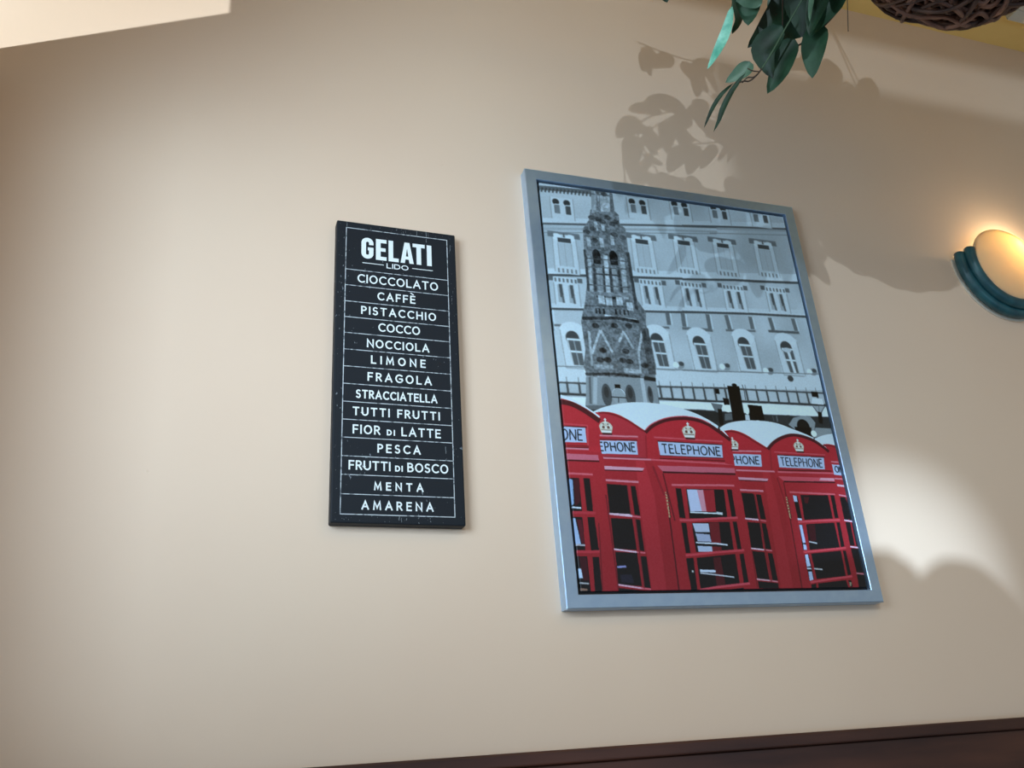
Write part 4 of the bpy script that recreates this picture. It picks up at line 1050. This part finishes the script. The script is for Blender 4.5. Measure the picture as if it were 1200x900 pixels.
sl = lamp('sconce_bulb_light', 'POINT', (SX + 0.045, -0.022, SZ + 0.045), None, 1.1, (1.0, 0.78, 0.50), shadow_soft_size=0.018)

# ------------------------------------------------------------------ ceiling light fitting
LX, LY = 1.257, -0.0905
cl = empty('ceiling_light', (LX + 0.3, LY - 0.3, CEIL), 'white-framed square ceiling light panel at the top right corner', 'lamp')
m_lf = mat('light_grey_metal', srgb(186, 192, 190), rough=0.4)
bm = bmesh.new()
for a, b in [((-0.3, 0.268, -0.02), (0.3, 0.3, 0)), ((-0.3, -0.3, -0.02), (0.3, -0.268, 0)), ((-0.3, -0.268, -0.02), (-0.268, 0.268, 0)), ((0.268, -0.268, -0.02), (0.3, 0.268, 0))]:
    add_box(bm, a, b, 0.002)
bm_obj('fitting_frame', bm, m_lf, cl)
m_dif = mat('lit_diffuser', srgb(235, 240, 238), rough=0.4)
bsdf(m_dif).inputs['Emission Color'].default_value = (0.95, 1.0, 0.97, 1); bsdf(m_dif).inputs['Emission Strength'].default_value = 0.25
bm = bmesh.new(); add_box(bm, (-0.268, -0.268, -0.006), (0.268, 0.268, -0.001)); bm_obj('diffuser', bm, m_dif, cl)
for k in range(7):
    bm = bmesh.new(); x = -0.268 + 0.067 * (k + 1)
    add_box(bm, (x - 0.008, -0.268, -0.018), (x + 0.008, 0.268, -0.007)); bm_obj('louvre_blade', bm, m_lf, cl)

# ------------------------------------------------------------------ hanging wicker basket
BX, BY, BZ = 0.520, -0.575, 2.250        # centre of the rim
BR, BH = 0.160, 0.135
basket = empty('hanging_basket', (BX, BY, BZ), 'brown woven vine basket hanging from the ceiling beside the green plant', 'basket')
m_vine = mat('brown_vine', srgb(112, 78, 62), rough=0.6)
mottle(m_vine, srgb(92, 62, 50), srgb(160, 116, 94), scale=(26, 26, 60), bump=0.3, dist=0.001)
m_vine2 = mat('dark_brown_vine', srgb(74, 50, 40), rough=0.6)
mottle(m_vine2, srgb(54, 36, 30), srgb(104, 74, 58), scale=(26, 26, 60), bump=0.3, dist=0.001)
m_liner = mat('dark_basket_liner', srgb(52, 36, 28), rough=0.8)


def bowl(a, t, off=0.0):
    """a: angle around, t: 0 rim .. 1 bottom centre"""
    ph = t * math.pi / 2
    r = (BR + off) * math.cos(ph) ** 0.75
    z = -(BH + off) * math.sin(ph)
    return Vector((r * math.cos(a), r * math.sin(a), z))


rb = random.Random(11)
NS = 22
for k in range(NS):
    a = 2 * math.pi * k / NS
    pts = [bowl(a + 0.03 * math.sin(i), i / 14, 0.0) for i in range(14)]
    tube('stake', pts, 0.0026, m_vine2, basket, sides=6)
NW = 15
for j in range(NW):
    t = 0.04 + 0.84 * j / (NW - 1)
    pts = []
    n = NS * 4
    for i in range(n):
        a = 2 * math.pi * i / n
        s = math.cos(a * NS / 2 + (math.pi if j % 2 else 0))
        pts.append(bowl(a, t + 0.012 * math.sin(3 * a + j), 0.0035 * s))
    tube('weaver', pts, rb.uniform(0.0032, 0.0044), m_vine if j % 3 else m_vine2, basket, sides=6, closed=True)
for j in range(30):      # loose vines wound slantwise over the weave
    a0 = rb.uniform(0, 2 * math.pi); sp = rb.uniform(1.2, 3.0) * rb.choice((-1, 1)); t0 = rb.uniform(0.0, 0.3); t1 = rb.uniform(0.6, 0.97)
    pts = [bowl(a0 + sp * i / 24, t0 + (t1 - t0) * math.sin(math.pi * i / 24), 0.008 + 0.004 * math.sin(i * 0.7 + j)) for i in range(25)]
    tube('loose_vine', pts, [0.0036 * (0.6 + 0.4 * math.sin(math.pi * i / 24)) for i in range(25)], rb.choice((m_vine, m_vine2, m_vine)), basket, sides=6)
for s in (0, 1, 2):
    pts = [Vector(((BR + 0.004 + 0.006 * math.cos(9 * a + s * 2.094)) * math.cos(a), (BR + 0.004 + 0.006 * math.cos(9 * a + s * 2.094)) * math.sin(a), 0.006 + 0.006 * math.sin(9 * a + s * 2.094))) for a in [2 * math.pi * i / 108 for i in range(108)]]
    tube('rim_strand', pts, 0.0052, m_vine, basket, sides=6, closed=True)
V, F_ = [], []
na, nt_ = 32, 10
for i in range(nt_ + 1):
    for k in range(na):
        V.append(bowl(2 * math.pi * k / na, min(i / nt_, 0.985), -0.006))
for i in range(nt_):
    for k in range(na):
        F_.append((i * na + k, i * na + (k + 1) % na, (i + 1) * na + (k + 1) % na, (i + 1) * na + k))
F_.append(tuple(nt_ * na + k for k in range(na)))
mesh_obj('liner', V, F_, m_liner, basket, smooth=True)
m_cord = mat('brown_cord', srgb(70, 52, 38), rough=0.8)
TOPZ = CEIL - BZ
for k in range(3):
    a = 2 * math.pi * k / 3 + 0.5
    tube('hanging_cord', [(BR * math.cos(a), BR * math.sin(a), 0.008), (0, 0, TOPZ - 0.02)], 0.0015, m_cord, basket, sides=6)
tube('ceiling_hook', smooth_path([(0, 0, TOPZ), (0, 0, TOPZ - 0.012), (0.008, 0, TOPZ - 0.02), (0, 0, TOPZ - 0.028), (-0.006, 0, TOPZ - 0.022)], 4), 0.0015, m_lf, basket, sides=6)

# ------------------------------------------------------------------ trailing plant
plant = empty('trailing_plant', (BX, BY, BZ - 0.02), 'trailing green leafy vine spilling from the hanging basket', 'plant')
m_leaf = mat('dark_green_leaf', srgb(20, 48, 30), rough=0.5, spec=0.4)
mottle(m_leaf, srgb(14, 38, 22), srgb(32, 66, 44), scale=(30, 30, 30), bump=0.15, dist=0.0006)
m_leaf2 = mat('grey_green_leaf', srgb(84, 118, 94), rough=0.42, spec=0.4)
mottle(m_leaf2, srgb(68, 102, 80), srgb(104, 136, 112), scale=(30, 30, 30), bump=0.15, dist=0.0006)
m_leaf3 = mat('lit_turquoise_leaf', srgb(120, 205, 180), rough=0.35, spec=0.5)  # light caught on the leaf is put into this bright colour
mottle(m_leaf3, srgb(84, 176, 150), srgb(160, 232, 208), scale=(60, 60, 60), bump=0.2, dist=0.0008)
m_leaf4 = mat('mid_green_leaf', srgb(38, 74, 50), rough=0.5, spec=0.4)
mottle(m_leaf4, srgb(28, 62, 40), srgb(50, 88, 62), scale=(30, 30, 30), bump=0.15, dist=0.0006)
m_stem = mat('brown_stem', srgb(58, 44, 32), rough=0.6)
m_stem2 = mat('green_stem', srgb(66, 92, 66), rough=0.6)
OFF = Vector((BX, BY, BZ - 0.02))


def leaf(spine, hw, nrm, m, fold=0.25, name='leaf', shape=0.42):
    """spine: world points base->tip; hw: half width; nrm: facing direction"""
    sp_ = smooth_path(spine, max(2, int(10 / (len(spine) - 1))))
    n = len(sp_)
    V, F_ = [], []
    nrm = Vector(nrm).normalized()
    for i, p in enumerate(sp_):
        t = i / (n - 1)
        d = (sp_[min(i + 1, n - 1)] - sp_[max(i - 1, 0)]).normalized()
        s = d.cross(nrm).normalized()
        up = s.cross(d).normalized()
        w_ = hw * (math.sin(math.pi * t ** (math.log(0.5) / math.log(shape))) ** 0.85 if 0 < t < 1 else 0)
        wob = 0.06 * hw * math.sin(9 * t + hw * 900)
        V += [p - s * w_ + up * (fold * w_ + wob), p - s * w_ * 0.5 + up * fold * w_ * 0.35, p, p + s * w_ * 0.5 + up * fold * w_ * 0.35, p + s * w_ + up * (fold * w_ - wob)]
    V = [v - OFF for v in V]
    for i in range(n - 1):
        for k in range(4):
            a = i * 5 + k
            F_.append((a, a + 1, a + 6, a + 5))
    o = mesh_obj(name, V, F_, m, plant, smooth=True)
    return o


LEAVES = [([(0.1595, -0.4490, 2.0915), (0.1549, -0.4330, 2.0600), (0.1433, -0.4157, 2.0311), (0.1323, -0.4025, 2.0111)], 0.0078, 0.45, 't', 'narrow leaf coloured bright turquoise as if lit'),
    ([(0.1761, -0.4399, 2.1347), (0.1880, -0.4276, 2.0978), (0.1779, -0.4140, 2.0760)], 0.0111, 0.90, 'd', ''),
    ([(0.1803, -0.4661, 2.1380), (0.1872, -0.4534, 2.1042), (0.1884, -0.4387, 2.0709)], 0.0194, 0.10, 'm', ''),
    ([(0.1560, -0.4736, 2.1231), (0.1670, -0.4649, 2.0950), (0.1879, -0.4684, 2.0858), (0.1937, -0.4694, 2.0832)], 0.0108, 0.30, 'g', ''),
    ([(0.2499, -0.4619, 2.1488), (0.2454, -0.4439, 2.1129), (0.2265, -0.4232, 2.0825), (0.2056, -0.4070, 2.0636)], 0.0162, 0.30, 'd', ''),
    ([(0.2344, -0.4541, 2.0675), (0.2164, -0.4380, 2.0467), (0.2131, -0.4289, 2.0292), (0.2266, -0.4203, 1.9994)], 0.0194, 0.20, 'd', ''),
    ([(0.3046, -0.4251, 2.1000), (0.2824, -0.4209, 2.1086), (0.2553, -0.4086, 2.1036), (0.2368, -0.3972, 2.0933)], 0.0191, 0.20, 'm', ''),
    ([(0.2647, -0.4400, 2.0629), (0.2531, -0.4279, 2.0458), (0.2456, -0.4137, 2.0204), (0.2313, -0.3961, 1.9933)], 0.0179, 0.25, 'm', ''),
    ([(0.2882, -0.4731, 2.0658), (0.2803, -0.4619, 2.0476), (0.2787, -0.4498, 2.0222), (0.2794, -0.4380, 1.9955)], 0.0182, 0.20, 'm', ''),
    ([(0.2566, -0.4889, 2.1519), (0.2568, -0.4728, 2.1162), (0.2660, -0.4616, 2.0842), (0.2715, -0.4503, 2.0548)], 0.0196, 0.20, 'd', ''),
    ([(0.2740, -0.5218, 2.1083), (0.2648, -0.5055, 2.0798), (0.2587, -0.4922, 2.0553), (0.2526, -0.4789, 2.0309)], 0.0154, 0.35, 'd', ''),
    ([(0.3071, -0.5163, 2.1204), (0.2932, -0.4987, 2.0928), (0.2789, -0.4830, 2.0697), (0.2661, -0.4657, 2.0420)], 0.0205, 0.20, 'm', ''),
    ([(0.2501, -0.5216, 2.1145), (0.2513, -0.5074, 2.0821), (0.2495, -0.4970, 2.0607), (0.2496, -0.4892, 2.0434)], 0.0047, 0.60, 'g', 'pale green leaf with a yellowish sheen'),
    ([(0.2462, -0.4429, 2.1610), (0.2498, -0.4368, 2.1446), (0.2415, -0.4257, 2.1268)], 0.0101, 0.30, 'g', ''),
    ([(0.1940, -0.4195, 2.0239), (0.1889, -0.4137, 2.0154), (0.1780, -0.4061, 2.0073), (0.1627, -0.3964, 1.9985)], 0.0115, 0.25, 'g', 'small grey green leaf with a rounded end'),
    ([(0.1839, -0.4178, 2.0029), (0.1673, -0.4018, 1.9810), (0.1564, -0.3872, 1.9576), (0.1528, -0.3800, 1.9447), (0.1460, -0.3703, 1.9287)], 0.0043, 0.30, 'd', ''),
    ([(0.1794, -0.3937, 2.0045), (0.1643, -0.3821, 1.9911), (0.1539, -0.3710, 1.9751), (0.1480, -0.3625, 1.9610), (0.1431, -0.3548, 1.9479)], 0.0032, 0.30, 'd', ''),
    ([(0.0897, -0.3890, 2.1945), (0.0984, -0.3825, 2.1730), (0.1044, -0.3766, 2.1552)], 0.0114, 0.20, 'd', '')]
MM = {'d': m_leaf, 'g': m_leaf2, 't': m_leaf3, 'm': m_leaf4}
toc = Vector((-0.5, -1.23, 1.13))
first = None
for spine, hw, side, mk, lab in LEAVES:
    c = Vector(spine[len(spine) // 2])
    n_ = (toc - c).normalized()
    d = (Vector(spine[-1]) - Vector(spine[0])).normalized()
    s_ = d.cross(n_).normalized()
    n_ = (n_ * math.cos(side) + s_ * math.sin(side)).normalized()
    lo = leaf(spine, hw, n_, MM[mk])
    if lab: lo['label'] = lab
STEMS = [([(0.3656, -0.5201, 2.1835), (0.3373, -0.4813, 2.1209), (0.3115, -0.4568, 2.0876), (0.2891, -0.4421, 2.0734), (0.2782, -0.4333, 2.0628), (0.2711, -0.4309, 2.0633)], 0.0018, 0.0012, 'b'),
    ([(0.2667, -0.5243, 2.1326), (0.2474, -0.4972, 2.0883), (0.2246, -0.4699, 2.0465), (0.2058, -0.4469, 2.0110), (0.1967, -0.4369, 1.9964)], 0.0013, 0.0012, 'g'),
    ([(0.2023, -0.4306, 2.0034), (0.1951, -0.4237, 1.9941), (0.1865, -0.4178, 1.9881), (0.1797, -0.4156, 1.9886), (0.1730, -0.4123, 1.9869)], 0.0012, 0.0010, 'b'),
    ([(0.2063, -0.4257, 2.0072), (0.1967, -0.4180, 1.9979), (0.1877, -0.4144, 1.9975), (0.1813, -0.4093, 1.9913)], 0.0010, 0.0008, 'b'),
    ([(0.2031, -0.4231, 2.0041), (0.1939, -0.4205, 2.0058), (0.1868, -0.4196, 2.0097)], 0.0009, 0.0008, 'b'),
    ([(0.2615, -0.4519, 2.1174), (0.2535, -0.4476, 2.1145), (0.2469, -0.4424, 2.1082), (0.2402, -0.4381, 2.1042)], 0.0011, 0.0009, 'b'),
    ([(0.3055, -0.4738, 2.0791), (0.2967, -0.4679, 2.0731), (0.2925, -0.4639, 2.0678)], 0.0012, 0.0010, 'b'),
    ([(0.2815, -0.5534, 2.1209), (0.2871, -0.5263, 2.0566), (0.2910, -0.5098, 2.0169)], 0.0007, 0.0006, 'b'),
    ([(0.1555, -0.4806, 2.1644), (0.1598, -0.4621, 2.1201), (0.1596, -0.4481, 2.0893)], 0.0014, 0.0012, 'g'),
    ([(0.2512, -0.5073, 2.1970), (0.2566, -0.4889, 2.1519)], 0.0014, 0.0012, 'b'),
    ([(0.3139, -0.5485, 2.1859), (0.3014, -0.5144, 2.1208)], 0.0014, 0.0012, 'b'),
    ([(0.1833, -0.4922, 2.1932), (0.1780, -0.4653, 2.1381)], 0.0013, 0.0010, 'b'),
    ([(0.2464, -0.4918, 2.1793), (0.2402, -0.4694, 2.1349), (0.2430, -0.4449, 2.0786)], 0.0013, 0.0010, 'b')]
for pts, r0, r1, mk in STEMS:
    sp_ = smooth_path([Vector(p) - OFF for p in pts], 6)
    n = len(sp_)
    tube('stem', sp_, [r0 + (r1 - r0) * i / (n - 1) for i in range(n)], m_stem if mk == 'b' else m_stem2, plant, sides=6)
# foliage of the same vines above the picture's edge
rf = random.Random(23)
cam_inv = cam.matrix_world.inverted()


def in_frame(p):
    c = cam_inv @ Vector(p)
    return c.z < 0 and abs(c.x / -c.z) < 0.60 and -0.45 < c.y / -c.z < 0.438


crown_stems = [[(0.4855, -0.5833, 2.2259), (0.3652, -0.6011, 2.3116), (0.2697, -0.5563, 2.2645), (0.2242, -0.5009, 2.1791), (0.2105, -0.4737, 2.1302)],
    [(0.4855, -0.5833, 2.2259), (0.3606, -0.5354, 2.3235), (0.2470, -0.5043, 2.3980), (0.1537, -0.4408, 2.3336), (0.0997, -0.3928, 2.2458), (0.0901, -0.3865, 2.1887)],
    [(0.4855, -0.5833, 2.2259), (0.3443, -0.5836, 2.1876), (0.2660, -0.5627, 2.1540), (0.2535, -0.5238, 2.1293), (0.2618, -0.4934, 2.1320)],
    [(0.4855, -0.5833, 2.2259), (0.3066, -0.5775, 2.3580), (0.1874, -0.5479, 2.3893), (0.0981, -0.4872, 2.3278), (0.1358, -0.4738, 2.2165), (0.1611, -0.4647, 2.1504)],
    [(0.4855, -0.5833, 2.2259), (0.3801, -0.5480, 2.1567), (0.3341, -0.5353, 2.1405), (0.3014, -0.5144, 2.1208)],
    [(0.4855, -0.5833, 2.2259), (0.3839, -0.5839, 2.4373), (0.3011, -0.5517, 2.5099), (0.2140, -0.4923, 2.5004), (0.1352, -0.4464, 2.5141)],
    [(0.4855, -0.5833, 2.2259), (0.3570, -0.6149, 2.2721), (0.2672, -0.6259, 2.2923), (0.1831, -0.5834, 2.2156), (0.1434, -0.5464, 2.1661)],
    [(0.4855, -0.5833, 2.2259), (0.4379, -0.5210, 2.3314), (0.3640, -0.4555, 2.3488), (0.2896, -0.4137, 2.3170), (0.2160, -0.3988, 2.2926)],
    [(0.4855, -0.5833, 2.2259), (0.3892, -0.5231, 2.2221), (0.3316, -0.4780, 2.2204), (0.2719, -0.4527, 2.2130), (0.1823, -0.4279, 2.2052), (0.1346, -0.4093, 2.2029)],
    [(0.4855, -0.5833, 2.2259), (0.3069, -0.5910, 2.2854), (0.2186, -0.5563, 2.2292), (0.1506, -0.5384, 2.2450), (0.1087, -0.4799, 2.2008), (0.0996, -0.4339, 2.1577)],
    [(0.4855, -0.5833, 2.2259), (0.3772, -0.5995, 2.1961), (0.3196, -0.5903, 2.1714), (0.2880, -0.5701, 2.1523), (0.3145, -0.5491, 2.1357)],
    [(0.4855, -0.5833, 2.2259), (0.4439, -0.6426, 2.3394), (0.3797, -0.6616, 2.4334), (0.3102, -0.6384, 2.4385)],
    [(0.4855, -0.5833, 2.2259), (0.5176, -0.6268, 2.3724), (0.4961, -0.6467, 2.5105), (0.4333, -0.6286, 2.5726)],
    [(0.4855, -0.5833, 2.2259), (0.4394, -0.5597, 2.3390), (0.4169, -0.5686, 2.4533), (0.4892, -0.6064, 2.5293)],
    [(0.4855, -0.5833, 2.2259), (0.3909, -0.6527, 2.2514), (0.3694, -0.6929, 2.2552), (0.4143, -0.6939, 2.2210)],
    [(0.4855, -0.5833, 2.2259), (0.5211, -0.6402, 2.3738), (0.5963, -0.6566, 2.4000), (0.6506, -0.6376, 2.3142)]]
for ci, path in enumerate(crown_stems):
    sp_ = smooth_path(path, 8)
    tube('stem', [p - OFF for p in sp_], 0.0016, m_stem, plant, sides=5)
    n = len(sp_)
    for i in range(4, n, 3):
        for s in (1, -1):
            if rf.random() < 0.12: continue
            b = sp_[i]
            d = (sp_[min(i + 1, n - 1)] - sp_[i - 1]).normalized()
            out = Vector((rf.uniform(-1, 1), rf.uniform(-1, 1), rf.uniform(-1.0, 0.15))).normalized()
            dr = (d * 0.35 + out).normalized()
            ln = rf.uniform(0.05, 0.078)
            q = b + dr * 0.010
            mid = q + dr * ln * 0.5 + Vector((0, 0, 0.004)); tip = q + dr * ln + Vector((0, 0, -0.006))
            if in_frame(tip) or in_frame(mid): continue
            leaf([q, mid, tip], rf.uniform(0.014, 0.020), (rf.uniform(-.8, .8), -1, rf.uniform(-.6, .6)), MM[rf.choice('ddm')])
# the bushy top of the plant standing in the basket
for i in range(85):
    a = rf.uniform(0, 2 * math.pi); el = rf.uniform(0.12, 1.0); rr = rf.uniform(0.10, 0.27)
    dr = Vector((math.cos(a) * math.sqrt(1 - el * el), math.sin(a) * math.sqrt(1 - el * el) * 0.75, el)).normalized()
    q = Vector((BX, BY, BZ)) + dr * rr
    ln = rf.uniform(0.075, 0.11)
    dr2 = (dr + Vector((rf.uniform(-.5, .5), rf.uniform(-.5, .5), rf.uniform(-.7, .1)))).normalized()
    mid = q + dr2 * ln * 0.5; tip = q + dr2 * ln - Vector((0, 0, 0.012))
    if tip.z > CEIL - 0.03 or in_frame(tip) or in_frame(mid) or in_frame(q): continue
    leaf([q, mid, tip], rf.uniform(0.020, 0.028), (rf.uniform(-.6, .9), -1, rf.uniform(-.5, .5)), MM[rf.choice('ddm')])
    if i % 3 == 0:
        tube('stem', [Vector((BX, BY, BZ - 0.03)) - OFF, Vector((BX, BY, BZ)) + dr * rr * 0.5 - OFF, q - OFF], 0.0014, m_stem2, plant, sides=5)
